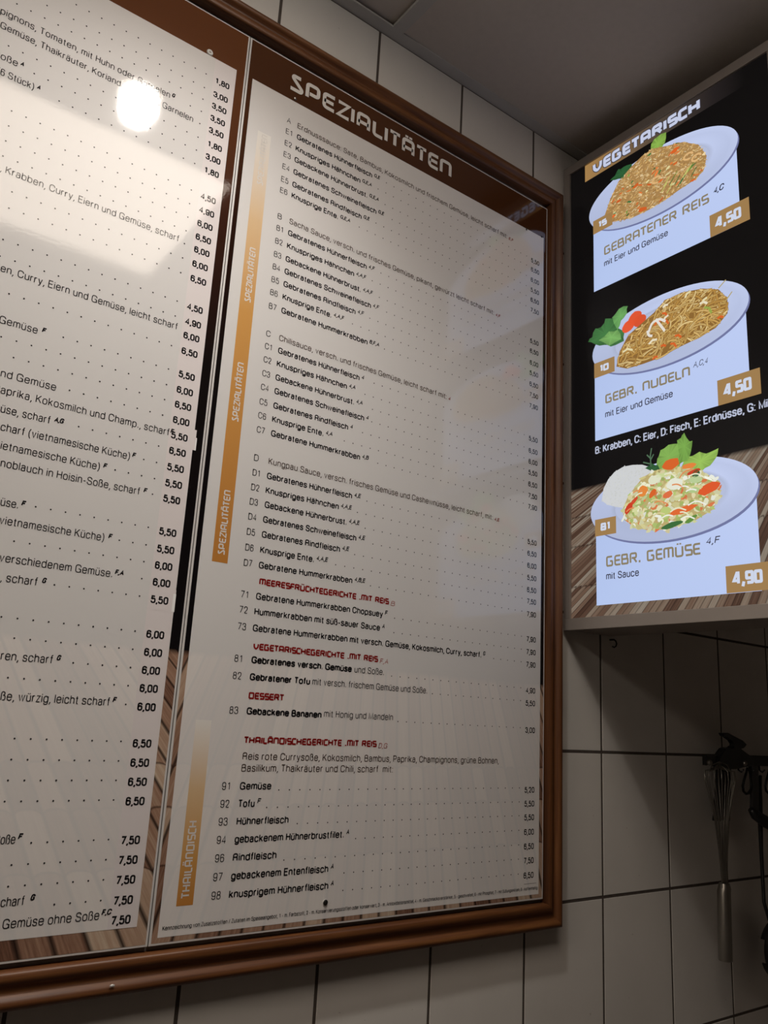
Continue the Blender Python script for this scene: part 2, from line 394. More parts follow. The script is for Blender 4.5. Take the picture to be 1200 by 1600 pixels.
for b_, n_ in (('a', 'ä'), ('o', 'ö'), ('u', 'ü')): umlaut(SANS, b_, n_, .94, .13, .37)
for b_, n_ in (('A', 'Ä'), ('O', 'Ö'), ('U', 'Ü')): umlaut(SANS, b_, n_, 1.2, .18, .44)
# squared display face of the headings
def box_(x0, y0, x1, y1): return ([(x0, y0), (x1, y0), (x1, y1), (x0, y1)], .08, True)
TECH = {
 'A': (.74, [([(0, 0), (0, 1), (.74, 1), (.74, 0)], .2, 0), ([(0, .38), (.74, .38)], 0, 0)]),
 'B': (.72, [([(.0, .52), (0, 1), (.64, 1), (.64, .52), (0, .52)], .07, 0), ([(0, .52), (.72, .52), (.72, 0), (0, 0), (0, 1)], .07, 0)]),
 'C': (0.55, [([(.68, 1), (0, 1), (0, 0), (.68, 0)], .2, 0)]),
 'D': (.74, [([(0, 0), (0, 1), (.74, 1), (.74, 0), (0, 0)], .12, 0)]),
 'E': (0.55, [([(.68, 1), (0, 1), (0, 0), (.68, 0)], .2, 0), ([(0, .5), (.62, .5)], 0, 0)]),
 'F': (0.53, [([(.68, 1), (0, 1), (0, 0)], .2, 0), ([(0, .48), (.6, .48)], 0, 0)]),
 'G': (.72, [([(.68, 1), (0, 1), (0, 0), (.7, 0), (.7, .5), (.4, .5)], .14, 0)]),
 'H': (.74, [([(0, 1), (0, 0)], 0, 0), ([(.74, 1), (.74, 0)], 0, 0), ([(0, .5), (.74, .5)], 0, 0)]),
 'I': (0, [([(0, 1), (0, 0)], 0, 0)]), 'L': (0.49, [([(0, 1), (0, 0), (.62, 0)], .2, 0)]),
 'M': (.98, [([(0, 0), (0, 1), (.98, 1), (.98, 0)], .16, 0), ([(.49, 1), (.49, 0)], 0, 0)]),
 'N': (.74, [([(0, 0), (0, 1), (.74, 1), (.74, 0)], .2, 0)]), 'O': (.74, [box_(0, 0, .74, 1)]),
 'P': (.72, [([(0, -.0), (0, 1), (.72, 1), (.72, .32), (.16, .32)], .2, 0)]),
 'R': (.72, [([(0, 0), (0, 1), (.7, 1), (.7, .5), (.15, .5)], .16, 0), ([(.38, .5), (.74, .0)], 0, 0)]),
 'S': (0.57, [([(.68, 1), (0, 1), (0, .52), (.68, .48), (.68, 0), (0, 0)], .12, 0)]),
 'T': (.52, [([(-.1, 1), (.62, 1)], 0, 0), ([(.26, 1), (.26, 0)], 0, 0)]),
 'U': (.74, [([(0, 1), (0, 0), (.74, 0), (.74, 1)], .2, 0)]), 'V': (.76, [([(0, 1), (.04, .35), (.38, 0), (.72, .35), (.76, 1)], .2, 0)]),
 'Z': (0.61, [([(0, 1), (.72, 1), (0, 0), (.74, 0)], 0, 0)]), '.': (.1, [([(.05, -.08), (.05, .16)], 0, 0)]), ' ': (.25, []),
 ',': (.12, [([(.14, .14), (-.02, -.32)], 0, 0)]),
 '0': (.74, [box_(0, 0, .74, 1)]), '1': (.3, [([(0, 1), (.26, 1), (.26, 0)], 0, 0)]),
 '4': (.8, [([(.62, 0), (.62, 1), (.45, 1), (0, .28), (.82, .28)], 0, 0)]),
 '5': (.72, [([(.7, 1), (0, 1), (0, .55), (.72, .55), (.72, 0), (0, 0)], .05, 0)]),
 '8': (.74, [box_(.03, .5, .71, 1), box_(0, 0, .74, .5)]), '9': (.74, [([(.05, 0), (.74, 0), (.74, 1), (0, 1), (0, .42), (.74, .42)], .06, 0)]),
}
TECH['Ä'] = (TECH['A'][0], TECH['A'][1]+[([(.22, 1.2), (.22, 1.36)], 0, 0), ([(.52, 1.2), (.52, 1.36)], 0, 0)])
TECH['Ü'] = (TECH['U'][0], TECH['U'][1]+[([(.22, 1.2), (.22, 1.36)], 0, 0), ([(.52, 1.2), (.52, 1.36)], 0, 0)])
TECH['~'] = (.66, [([(.6, 1), (.16, 1), (.12, .82), (.72, .2), (.66, 0), (.0, 0)], .09, 0)])     # opening S of the headings
def layout(s, font, gap):
    x = 0; pl = []
    for ch in s:
        if ch not in font: ch = ' '
        w, st = font[ch]; pl.append((x, st)); x += w+gap
    return pl, x-gap
def lettering(s, font, x0, x1, z, cap, t, gap=None, V=None, F=None, slant=0., shift=0.):
    """strokes of s between x0 and x1 on baseline z; cap and t (stroke) in tile units"""
    V = [] if V is None else V; F = [] if F is None else F
    gap = gap or (.26 if font is SANS else .40)
    pl, w = layout(s, font, gap)
    if x1 is None: kx = cap
    else: kx = (x1-x0-t)/w
    ch_ = cap-t
    for gx, st in pl:
        for pts, r, cl in st:
            P = rounded(pts, r, cl) if r else list(pts)
            # bars with square ends reach to the outer edge
            Q = [(x0+t/2+(gx+px)*kx+slant*py*ch_, z+t/2+py*ch_) for px, py in P]
            ribbon(Q, t, cl, V, F)
    return V, F
def text_scale(s, font, x0, x1, t, gap=.26): return (x1-x0-t)/layout(s, font, gap)[1]
def dots(V, F, pts, r):
    for x, z in pts:
        b = len(V)
        for k in range(6): V.append((x+r*math.cos(k*math.pi/3), z+r*math.sin(k*math.pi/3)))
        F.append(tuple(range(b, b+6)))

# ------------------------------------------------------------------ texts: (string, start x, end x, baseline z ...) in tile units on the boards
LEFT_TEXT= [('pignons, Tomaten, mit Huhn oder Garnelen', 'Cham', -1.966, -0.818, 5.715, 'G', -0.806),
 ('Gemüse, Thaikräuter, Koriander, Huhn o. Garnelen', '', -1.951, -0.627, 5.613, '', 0),
 ('oße', 'S', -1.915, -1.812, 5.395, 'A', -1.799),
 ('6 Stück)', '(', -1.899, -1.696, 5.284, 'A', -1.68),
 (', Krabben, Curry, Eiern und Gemüse, scharf', '', -1.796, -0.616, 4.63, '', 0),
 ('en, Curry, Eiern und Gemüse, leicht scharf', 'Krabb', -1.692, -0.547, 3.975, '', 0),
 ('Gemüse', '', -1.648, -1.426, 3.646, 'F', -1.403),
 ('nd Gemüse', 'u', -1.588, -1.266, 3.314, '', 0),
 ('aprika, Kokosmilch und Champ., scharf', 'P', -1.572, -0.512, 3.211, 'F', -0.507),
 ('üse, scharf', 'Gem', -1.554, -1.268, 3.096, 'A,G', -1.248),
 ('charf (vietnamesische Küche)', 's', -1.537, -0.754, 2.986, 'F', -0.741),
 ('ietnamesische Küche)', '(v', -1.519, -0.934, 2.874, 'F', -0.914),
 ('noblauch in Hoisin-Soße, scharf', 'K', -1.503, -0.658, 2.769, 'F', -0.637),
 ('üse.', 'Gem', -1.467, -1.368, 2.539, 'F', -1.355),
 ('vietnamesische Küche)', '(', -1.456, -0.845, 2.431, 'F', -0.821),
 ('verschiedenem Gemüse.', '', -1.422, -0.762, 2.214, 'F,A', -0.75),
 (', scharf', '', -1.398, -1.194, 2.102, 'G', -1.172),
 ('ren, scharf', '', -1.328, -1.041, 1.661, 'G', -1.023),
 ('ße, würzig, leicht scharf', 'So', -1.294, -0.673, 1.438, 'F', -0.659),
 ('oße', 'S', -1.174, -1.097, 0.671, 'F', -1.086),
 ('charf', 's', -1.123, -1.0, 0.349, 'G', -0.972),
 ('Gemüse ohne Soße', '', -1.096, -0.571, 0.237, 'F,C', -0.56)]
LEFT_PRICES= [('1,80', 6.058),
 ('3,00', 5.936),
 ('3,50', 5.834),
 ('3,50', 5.727),
 ('3,50', 5.621),
 ('1,80', 5.504),
 ('3,00', 5.394),
 ('1,80', 5.281),
 ('4,50', 5.06),
 ('4,90', 4.948),
 ('6,00', 4.838),
 ('6,50', 4.728),
 ('6,00', 4.625),
 ('6,00', 4.512),
 ('6,50', 4.396),
 ('4,50', 4.176),
 ('4,90', 4.062),
 ('6,00', 3.956),
 ('6,50', 3.839),
 ('5,50', 3.666),
 ('6,00', 3.552),
 ('6,50', 3.444),
 ('6,00', 3.333),
 ('5,50', 3.223),
 ('6,50', 3.114),
 ('5,50', 3.0),
 ('5,50', 2.889),
 ('5,50', 2.782),
 ('5,50', 2.56),
 ('5,50', 2.444),
 ('6,00', 2.334),
 ('6,00', 2.224),
 ('5,50', 2.112),
 ('6,00', 1.891),
 ('6,00', 1.778),
 ('6,00', 1.666),
 ('6,00', 1.555),
 ('6,00', 1.442),
 ('6,50', 1.223),
 ('6,50', 1.109),
 ('6,50', 0.997),
 ('6,50', 0.885),
 ('7,50', 0.663),
 ('7,50', 0.552),
 ('7,50', 0.442),
 ('7,50', 0.33),
 ('7,50', 0.223)]
RIGHT_TEXT= [('A', 'h', 'Erdnusssauce: Sate, Bambus, Kokosmilch und frischem Gemüse, leicht scharf mit:', 0.227, 2.594, 6.02, 'E,F'),
 ('E1', 'b', 'Gebratenes Hühnerfleisch', 0.23, 0.978, 5.918, 'G,E'),
 ('E2', 'b', 'Knuspriges Hähnchen', 0.228, 0.861, 5.81, 'G,E,A'),
 ('E3', 'b', 'Gebackene Hühnerbrust.', 0.228, 0.943, 5.706, 'G,E,A'),
 ('E4', 'b', 'Gebratenes Schweinefleisch', 0.228, 1.044, 5.595, 'G,E'),
 ('E5', 'b', 'Gebratenes Rindfleisch', 0.229, 0.899, 5.481, 'G,E'),
 ('E6', 'b', 'Knusprige Ente.', 0.231, 0.672, 5.381, 'G,E,A'),
 ('B', 'h', 'Sacha Sauce, versch. und frisches Gemüse, pikant, gewürzt leicht scharf mit:', 0.233, 2.441, 5.151, '4,F'),
 ('B1', 'b', 'Gebratenes Hühnerfleisch', 0.231, 0.983, 5.048, '4,F'),
 ('B2', 'b', 'Knuspriges Hähnchen', 0.232, 0.865, 4.936, '4,A,F'),
 ('B3', 'b', 'Gebackene Hühnerbrust.', 0.231, 0.941, 4.822, '4,A,F'),
 ('B4', 'b', 'Gebratenes Schweinefleisch', 0.232, 1.051, 4.716, '4,F'),
 ('B5', 'b', 'Gebratenes Rindfleisch', 0.233, 0.904, 4.608, '4,F'),
 ('B6', 'b', 'Knusprige Ente.', 0.235, 0.68, 4.5, '4,A,F'),
 ('B7', 'b', 'Gebratene Hummerkrabben', 0.236, 1.04, 4.386, 'B,F,A'),
 ('C', 'h', 'Chilisauce, versch. und frisches Gemüse, leicht scharf mit:', 0.239, 1.903, 4.159, '4'),
 ('C1', 'b', 'Gebratenes Hühnerfleisch', 0.24, 0.985, 4.057, '4'),
 ('C2', 'b', 'Knuspriges Hähnchen', 0.239, 0.872, 3.95, '4,A'),
 ('C3', 'b', 'Gebackene Hühnerbrust.', 0.239, 0.95, 3.84, '4,A'),
 ('C4', 'b', 'Gebratenes Schweinefleisch', 0.241, 1.054, 3.732, '4'),
 ('C5', 'b', 'Gebratenes Rindfleisch', 0.243, 0.909, 3.618, '4'),
 ('C6', 'b', 'Knusprige Ente.', 0.243, 0.69, 3.511, '4,A'),
 ('C7', 'b', 'Gebratene Hummerkrabben', 0.245, 1.04, 3.402, '4,B'),
 ('D', 'h', 'Kungpau Sauce, versch. frisches Gemüse und Cashewnüsse, leicht scharf, mit:', 0.246, 2.485, 3.188, '4,E'),
 ('D1', 'b', 'Gebratenes Hühnerfleisch', 0.244, 0.989, 3.077, '4,E'),
 ('D2', 'b', 'Knuspriges Hähnchen', 0.244, 0.874, 2.969, '4,A,E'),
 ('D3', 'b', 'Gebackene Hühnerbrust.', 0.247, 0.956, 2.863, '4,A,E'),
 ('D4', 'b', 'Gebratenes Schweinefleisch', 0.245, 1.053, 2.754, '4,E'),
 ('D5', 'b', 'Gebratenes Rindfleisch', 0.246, 0.912, 2.645, '4,E'),
 ('D6', 'b', 'Knusprige Ente.', 0.244, 0.692, 2.533, '4,A,E'),
 ('D7', 'b', 'Gebratene Hummerkrabben', 0.245, 1.042, 2.424, '4,B,E'),
 ('71', 'b', 'Gebratene Hummerkrabben Chopsuey', 0.246, 1.345, 2.204, 'F'),
 ('72', 'b', 'Hummerkrabben mit süß-sauer Sauce', 0.244, 1.325, 2.098, 'A'),
 ('73', 'b', 'Gebratene Hummerkrabben mit versch. Gemüse, Kokosmilch, Curry, scharf.', 0.244, 2.389, 1.984, 'G'),
 ('81', 'B', 'Gebratenes versch. Gemüse', 0.256, 1.088, 1.768, ''),
 ('', 'l', 'und Soße.', 1.112, 1.386, 1.768, ''),
 ('82', 'B', 'Gebratener Tofu', 0.255, 0.736, 1.654, ''),
 ('', 'l', 'mit versch. frischem Gemüse und Soße.', 0.755, 1.819, 1.656, ''),
 ('83', 'B', 'Gebackene Bananen', 0.255, 0.852, 1.428, ''),
 ('', 'l', 'mit Honig und Mandeln', 0.872, 1.493, 1.438, ''),
 ('', 'h', 'Reis rote Currysoße, Kokosmilch, Bambus, Paprika, Champignons, grüne Bohnen,', 0.256, 2.614, 1.136, ''),
 ('', 'h', 'Basilikum, Thaikräuter und Chili, scharf  mit:', 0.256, 1.518, 1.061, ''),
 ('91', 'b', 'Gemüse', 0.257, 0.492, 0.947, ''),
 ('92', 'b', 'Tofu', 0.256, 0.377, 0.837, 'F'),
 ('93', 'b', 'Hühnerfleisch', 0.256, 0.647, 0.728, ''),
 ('94', 'b', 'gebackenem Hühnerbrustfilet.', 0.254, 1.11, 0.618, 'A'),
 ('96', 'b', 'Rindfleisch', 0.253, 0.575, 0.508, ''),
 ('97', 'b', 'gebackenem Entenfleisch', 0.253, 0.996, 0.397, 'A'),
 ('98', 'b', 'knusprigem Hühnerfleisch', 0.25, 1.005, 0.288, 'A')]
RIGHT_HEAD= [('MEERESFRÜCHTEGERICHTE .MIT REIS', 0.26, 1.394, 2.309, 'B'),
 ('VEGETARISCHEGERICHTE .MIT REIS', 0.26, 1.32, 1.86, 'F,A'),
 ('DESSERT', 0.259, 0.533, 1.53, ''),
 ('THAILÄNDISCHEGERICHTE .MIT REIS', 0.256, 1.35, 1.24, 'D,G')]
RIGHT_PRICES= [('5,50', 5.927),
 ('6,50', 5.827),
 ('6,00', 5.713),
 ('5,50', 5.603),
 ('6,50', 5.496),
 ('7,50', 5.386),
 ('5,50', 5.057),
 ('6,50', 4.953),
 ('6,00', 4.831),
 ('5,50', 4.725),
 ('6,50', 4.611),
 ('7,50', 4.503),
 ('7,90', 4.39),
 ('5,50', 4.062),
 ('6,50', 3.942),
 ('6,00', 3.836),
 ('5,50', 3.73),
 ('6,50', 3.617),
 ('7,50', 3.507),
 ('7,90', 3.401),
 ('5,50', 3.072),
 ('6,50', 2.965),
 ('6,00', 2.854),
 ('5,50', 2.743),
 ('6,50', 2.633),
 ('7,50', 2.529),
 ('7,90', 2.415),
 ('7,90', 2.194),
 ('7,90', 2.082),
 ('7,90', 1.973),
 ('4,90', 1.751),
 ('5,50', 1.643),
 ('3,00', 1.417),
 ('5,20', 0.928),
 ('5,50', 0.817),
 ('5,50', 0.708),
 ('6,00', 0.593),
 ('6,50', 0.48),
 ('7,50', 0.37),
 ('6,50', 0.256)]

# ================================================================== the setting
XL, XR, YF, ZC = -14.0, 9.2, -17.0, 7.49       # room limits in tile units
TH = 1.24896                                    # tile height / tile width
ZF = -ZB/S                                      # floor
def struct(name, a, b, mat):
    o = box(name, a, b, MT[mat]); o['kind'] = 'structure'; return o
wall = struct('wall_back', (XL, .5, ZF), (XR, .006, ZC+.6), 'grout')
struct('wall_left', (XL-.6, .5, ZF), (XL, YF, ZC+.6), 'paint')
struct('wall_right', (XR, .5, ZF), (XR+.6, YF, ZC+.6), 'paint')
struct('wall_front', (XL-.6, YF, ZF), (XR+.6, YF-.6, ZC+.6), 'paint')
struct('floor', (XL-.6, .5, ZF-.5), (XR+.6, YF-.6, ZF), 'floor')
ceiling = struct('ceiling', (XL-.6, .5, ZC+.6), (XR+.6, YF-.6, ZC+.9), 'ceil_void')

# glazed wall tiles, each its own piece with a pressed edge
def tile_mesh(w, h):
    bm = bmesh.new(); y0, y1 = S*.008, S*.003; g = S*.011; c = S*.004
    def ring(ins, y): return [bm.verts.new((x, y, z)) for x, z in ((ins, ins), (w-ins, ins), (w-ins, h-ins), (ins, h-ins))]
    a = ring(g, y0); b = ring(g, y1+S*.006); d = ring(g+c, y1)
    bm.faces.new(d)
    for p, q in ((a, b), (b, d)):
        for k in range(4): bm.faces.new((p[k], p[(k+1) % 4], q[(k+1) % 4], q[k]))
    bmesh.ops.recalc_face_normals(bm, faces=bm.faces[:])
    me = bpy.data.meshes.new('tile'); bm.to_mesh(me); bm.free(); me.materials.append(MT['tile'])
    # face toward the room
    if me.polygons[0].normal.y > 0: me.flip_normals()
    return me
tme = tile_mesh(S, S*TH)
for k in range(-5, 9):
    for j in range(-2, 6):
        t = link('tile', tme, parent=wall)
        t.location = W(k, 0, j*TH)
        t.rotation_euler = (random.uniform(-.0012, .0012), 0, random.uniform(-.0012, .0012))

# suspended ceiling: wall angle, grid bars, lay-in panels
def cpart(name, a, b, mat, bev=0.):
    return box(name, a, b, MT[mat], ceiling, bev)
cpart('wall_angle', (XL, .012, ZC), (XR, -.11, ZC+.02), 'ceil_metal')
xb = [1.12+3.125*k for k in range(-4, 3)]
yb = [-2.97, -5.98, -9.0, -12.0, -15.0]
for x in xb: cpart('grid_bar', (x-.06, -.11, ZC), (x+.06, YF, ZC+.03), 'ceil_metal')
xe = [XL]+xb+[XR]; ye = [-.11]+yb+[YF]
for y in yb:
    for i in range(len(xe)-1):
        cpart('grid_bar', (xe[i]+(.06 if i else 0), y-.05, ZC), (xe[i+1]-.06, y+.05, ZC+.03), 'ceil_metal')
LIT = [(4, 1)]                                    # (column, row) of the light panel that mirrors in the left board
FILL = [(1, 1)]  # grid cell of the fill panel added to brighten the lower left wall
for i in range(len(xe)-1):
    for j in range(len(ye)-1):
        if (i, j) in LIT or (i, j) in FILL: continue
        h = .012 if (i == 5 and j == 0) else .045
        cpart('ceiling_panel', (xe[i]+.04, ye[j]-.03 if j else -.05, ZC+h), (xe[i+1]-.04, ye[j+1]+.03, ZC+h+.06), 'ceil')
def light_panel(i, j, power, label, inset=.06):
    a = (xe[i]+.06, ye[j]-.05); b = (xe[i+1]-.06, ye[j+1]+.05)
    o = W((a[0]+b[0])/2, (a[1]+b[1])/2, ZC+.1)
    t = thing('ceiling_light', label, 'light', o)
    for p, q in (((a[0], a[1]), (b[0], a[1]-inset)), ((a[0], b[1]+inset), (b[0], b[1])), ((a[0], a[1]-inset), (a[0]+inset, b[1]+inset)), ((b[0]-inset, a[1]-inset), (b[0], b[1]+inset))):
        box('light_frame', (p[0], p[1], ZC+.01), (q[0], q[1], ZC+.12), MT['ceil_metal'], t, origin=o)
    box('diffuser', (a[0]+inset, a[1]-inset, ZC+.05), (b[0]-inset, b[1]+inset, ZC+.08), emit_mat('diffuser', (1, .87, .74), power), t, origin=o)
light_panel(4, 1, PANEL_POWER, 'square warm ceiling light panel reflected in the left menu board')
light_panel(1, 1, FILL_POWER, 'unseen fill light panel added in the ceiling far left behind the camera')
def downlight(x, y, power, label):
    o = W(x, y, ZC); t = thing('downlight', label, 'light', o)
    bm = bmesh.new(); R = .038; pr = [(R, -.0012), (R+.002, -.005), (R+.010, -.005), (R+.013, -.001), (R+.013, .008), (R, .008)]; n = 40
    rings = [[bm.verts.new((r*math.cos(2*math.pi*k/n), r*math.sin(2*math.pi*k/n), z)) for r, z in pr] for k in range(n)]
    for k in range(n):
        for q in range(len(pr)): bm.faces.new((rings[k][q], rings[(k+1) % n][q], rings[(k+1) % n][(q+1) % len(pr)], rings[k][(q+1) % len(pr)]))
    smooth(link('trim_ring', bm_mesh(bm), MT['ceil_metal'], t))
    bm = bmesh.new(); bmesh.ops.create_uvsphere(bm, u_segments=32, v_segments=16, radius=R*.93)
    bmesh.ops.delete(bm, geom=[v for v in bm.verts if v.co.z > .001], context='VERTS')
    for v in bm.verts: v.co.z = v.co.z*.75-.001
    me = bpy.data.meshes.new('lens'); bm.to_mesh(me); bm.free()
    link('lamp_lens', me, emit_mat('lamp_lens', (1, .93, .84), power), t)
    sp = bpy.data.lights.new('beam', 'SPOT'); sp.energy = BEAM_POWER; sp.color = (1, .955, .90); sp.spot_size = math.radians(126); sp.spot_blend = 1.0; sp.shadow_soft_size = .034
    b = link('beam', sp, None, t); b.location = (0, 0, -.030); b.rotation_euler = (math.radians(7), math.radians(8), 0)
downlight(-.42, -2.33, LAMP_POWER, 'round ceiling spotlight reflected near the top of the left menu board')

# ================================================================== wooden frame round the boards
FX0, FX1, FZ0, FZ1 = -3.80, 3.172, .028, 6.655
KB = 1.15          # the lower rail shows a little wider
fo = W(0, 0, 3.3)
frame = thing('wooden_surround', 'large brown moulded wooden frame around both menu boards on the tiled wall', 'frame', fo)
PROF = [(0, -.005), (0, -.088), (.010, -.100), (.030, -.107), (.048, -.104), (.060, -.095), (.068, -.086), (.082, -.080), (.098, -.083), (.108, -.094), (.118, -.108), (.132, -.118), (.148, -.119), (.160, -.110), (.166, -.095), (.166, -.005)]
def rail(corner_a, corner_b, outdir, mat):
    bm = bmesh.new(); rings = []
    for c, sx in ((corner_a, -1), (corner_b, 1)):
        ring = []
        for w, y in PROF:
            if outdir[0] == 0: x = c[0] + sx*w; z = c[1]+outdir[1]*w*(KB if outdir[1] < 0 else 1)
            else: x = c[0]+outdir[0]*w; z = c[1]+sx*w*(KB if sx < 0 else 1)
            ring.append(bm.verts.new(W(x, y, z)-fo))
        rings.append(ring)
    n = len(PROF)
    for q in range(n): bm.faces.new((rings[0][q], rings[1][q], rings[1][(q+1) % n], rings[0][(q+1) % n]))
    bm.faces.new(rings[0]); bm.faces.new(rings[1][::-1])
    o = link('frame_rail', bm_mesh(bm), MT[mat], frame)
    for p in o.data.polygons: p.use_smooth = len(p.vertices) == 4
    o.data.set_sharp_from_angle(angle=math.radians(50)); return o
rail((FX0, FZ0), (FX1, FZ0), (0, -1), 'wood_x'); rail((FX0, FZ1), (FX1, FZ1), (0, 1), 'wood_x')
rail((FX0, FZ0), (FX0, FZ1), (-1, 0), 'wood_z'); rail((FX1, FZ0), (FX1, FZ1), (1, 0), 'wood_z')
box('backing_panel', (FX0, -.005, FZ0), (FX1, -.012, FZ1), MT['backing'], frame, origin=fo)
ch = bmesh.new(); bmesh.ops.create_icosphere(ch, subdivisions=1, radius=.0022)
for v in ch.verts: v.co = Vector((v.co.x*1.6, v.co.y*.5, v.co.z*.8)) + W(-.47, -.121, -.102) - fo
link('paint_chip', bm_mesh(ch), MT['washer'], frame)['label'] = 'small pale chip on the lower rail'

# ================================================================== menu boards
YP = -.05
def flat(name, V, F, y, mat, parent, org, label=None):
    me = pydata(name, [W(x, y, z)-org for x, z in V], F)
    if len(me.polygons) and me.polygons[0].normal.y > 0: me.flip_normals()
    o = link(name, me, mat, parent)
    if label: o['label'] = label
    return o
def rect(x0, z0, x1, z1): return [(x0, z0), (x1, z0), (x1, z1), (x0, z1)], [(0, 1, 2, 3)]
def board(x0, x1, label, mprint, mveil, veil):
    o = W(x0, YP, .06); t = thing('menu_board', label, 'menu board', o)
    box('board_edge', (x0, -.012, .06), (x1, YP+.001, 6.605), MT['alu'], t, bev=.0006, origin=o)
    V, F = rect(x0+.014, .074, x1-.014, 6.593); flat('printed_background', V, F, YP, MT[mprint], t, o)
    V, F = rect(*veil); flat('text_area', V, F, YP-.0010, MT[mveil], t, o, 'pale translucent field')
    return t, o
def grad_bar(parent, o, x0, x1, z0, z1, zfull):
    m, nt, bs = new_mat('orange_band_print')
    sx = N(nt, 'ShaderNodeSeparateXYZ'); nt.links.new(N(nt, 'ShaderNodeNewGeometry').outputs['Position'], sx.inputs[0])
    f = M_(nt, 'DIVIDE', M_(nt, 'SUBTRACT', sx.outputs[2], ZB+S*z0), S*(z1-z0), clamp=True)
    c = ramp(nt, f, [(0, (.50, .21, .045)), (zfull, (.60, .31, .09)), ((1+zfull)/2, (.68, .48, .28)), (1, (.79, .76, .72))])
    nt.links.new(c, bs.inputs['Base Color']); glossy_print(nt, bs)
    V, F = rect(x0, z0, x1, z1); flat('orange_band', V, F, YP-.0016, m, parent, o, 'orange band fading upwards')
def vertical_text(parent, o, s, xbase, z0, z1, cap, t, xdir=1):
    V, F = lettering(s, TECH, 0, z1-z0, 0, cap, t)
    V = [(xbase-y, z0+x) for x, y in V]
    flat('lettering', V, F, YP-.0024, MT['white'], parent, o)
YI = YP-.0022
def screw(parent, o, x, z, r, washer=None, mat='screw'):
    bm = bmesh.new()
    if washer:
        bmesh.ops.create_cone(bm, cap_ends=True, segments=24, radius1=washer*S, radius2=washer*S*.8, depth=.0014, matrix=Matrix.Translation(W(x, YP-.004, z)-o) @ Matrix.Rotation(math.pi/2, 4, 'X'))
        w = link('screw_washer', bm_mesh(bm), MT['washer'], parent); bm = bmesh.new()
    bmesh.ops.create_uvsphere(bm, u_segments=16, v_segments=8, radius=r*S, matrix=Matrix.Translation(W(x, YP-.005, z)-o) @ Matrix.Diagonal((1, .45, 1, 1)))
    smooth(link('screw', bm_mesh(bm), MT[mat], parent))

CAP = .049; TT = .0078
# --- left board
LB, lo = board(-3.74, -.256, 'left menu board with the prices of many dishes, mirroring a round lamp', 'boardL', 'veilL', (-3.66, .178, -.337, 6.242))
V, F = rect(-.515, .178, -.339, 6.24); flat('price_strip', V, F, YP-.0014, MT['sticker'], LB, lo, 'pinkish strip behind the prices')
V, F = rect(-.505, 3.155, -.322, 3.30); flat('price_sticker', V, F, YP-.0018, MT['sticker'], LB, lo)
V, F = rect(-.322, 3.155, -.314, 3.245); flat('sticker_corner', V, F, YP-.0019, MT['sticker_white'], LB, lo)
V, F = rect(-.50, 2.045, -.335, 2.19); flat('price_sticker', V, F, YP-.0018, MT['sticker'], LB, lo)
V, F = rect(-.352, 2.05, -.333, 2.165); flat('sticker_corner', V, F, YP-.0019, MT['sticker_white'], LB, lo)
ends = []
for s, pf, x0, x1, z, sup, sx in LEFT_TEXT:
    k = text_scale(s, SANS, x0, x1, TT*.72)
    full = pf+s; w = layout(full, SANS, .26)[1]*k+TT*.72
    V, F = lettering(full, SANS, x1-w, x1, z, CAP*1.04, TT*.72)
    flat('lettering', V, F, YI, MT['thin'], LB, lo)
    e = x1
    if sup:
        q = .027*len(sup)*.62+.006
        V, F = lettering(sup, SANS, sx, sx+q, z+.022, .033, .0075, slant=.25); flat('marker_note', V, F, YI-.0003, MT['black'], LB, lo)
        e = sx+q
    ends.append((z, e))
DV, DF = [], []
for s, z in LEFT_PRICES:
    V, F = lettering(s, SANS, -.499, -.381, z-.0235, CAP*1.02, .0102); flat('price', V, F, YI, MT['black'], LB, lo)
    xs = -2.7
    for tz, e in ends:
        if abs(tz-(z+.0)) < .055: xs = max(xs, e+.04)
    rowpts = []; x = -.574
    while x > xs: rowpts.append((x, z+.010)); x -= .0873
    V, F = [], []; dots(V, F, rowpts, .0058)
    if V: flat('dotted_line', V, F, YI, MT['thin'], LB, lo)
screw(LB, lo, -.565, 6.268, .012, .026)
# --- right board
RB, ro = board(-.250, 3.160, 'right menu board headed SPEZIALITÄTEN in pale letters on dark brown', 'boardR', 'veilR', (-.200, .103, 3.105, 6.245))
grad_bar(RB, ro, -.110, .006, 2.42, 5.82, .55); grad_bar(RB, ro, -.102, .008, .27, 1.38, .25)
for z0, z1 in ((2.472, 2.929), (3.436, 3.888), (4.37, 4.82), (5.361, 5.807)):
    vertical_text(RB, ro, 'SPEZIALITÄTEN'.replace('S', '~', 1), -.022, z0, z1, .052, .0095)
vertical_text(RB, ro, 'THAILÄNDISCH', -.020, .313, .763, .056, .0095)
V, F = lettering('~PEZIALITÄTEN', TECH, .115, 1.856, 6.336, .158, .033); flat('heading', V, F, YI, MT['white'], RB, ro)
ends = []
for code, kind, s, x0, x1, z, sup in RIGHT_TEXT:
    tw = {'b': .0086, 'B': .0108, 'h': .0062, 'l': .0058}[kind]
    mt = {'b': 'black', 'B': 'black', 'h': 'soft', 'l': 'thin'}[kind]
    V, F = lettering(s, SANS, x0, x1, z, CAP, tw); flat('lettering', V, F, YI, MT[mt], RB, ro)
    if code:
        cw = .037 if len(code) == 1 else .064
        V, F = lettering(code, SANS, .128, .128+cw, z, CAP, .0055); flat('dish_number', V, F, YI, MT['thin'], RB, ro)
    e = x1
    if sup:
        red = kind == 'h'
        q = .030*len(sup)*.62+.006
        V, F = lettering(sup, SANS, x1+.018, x1+.018+q, z+(.0 if red else .022), .030 if red else .034, .0062, slant=.2)
        flat('marker_note', V, F, YI-.0003, MT['red' if red else 'black'], RB, ro); e = x1+q+.018
    ends.append((z, e))
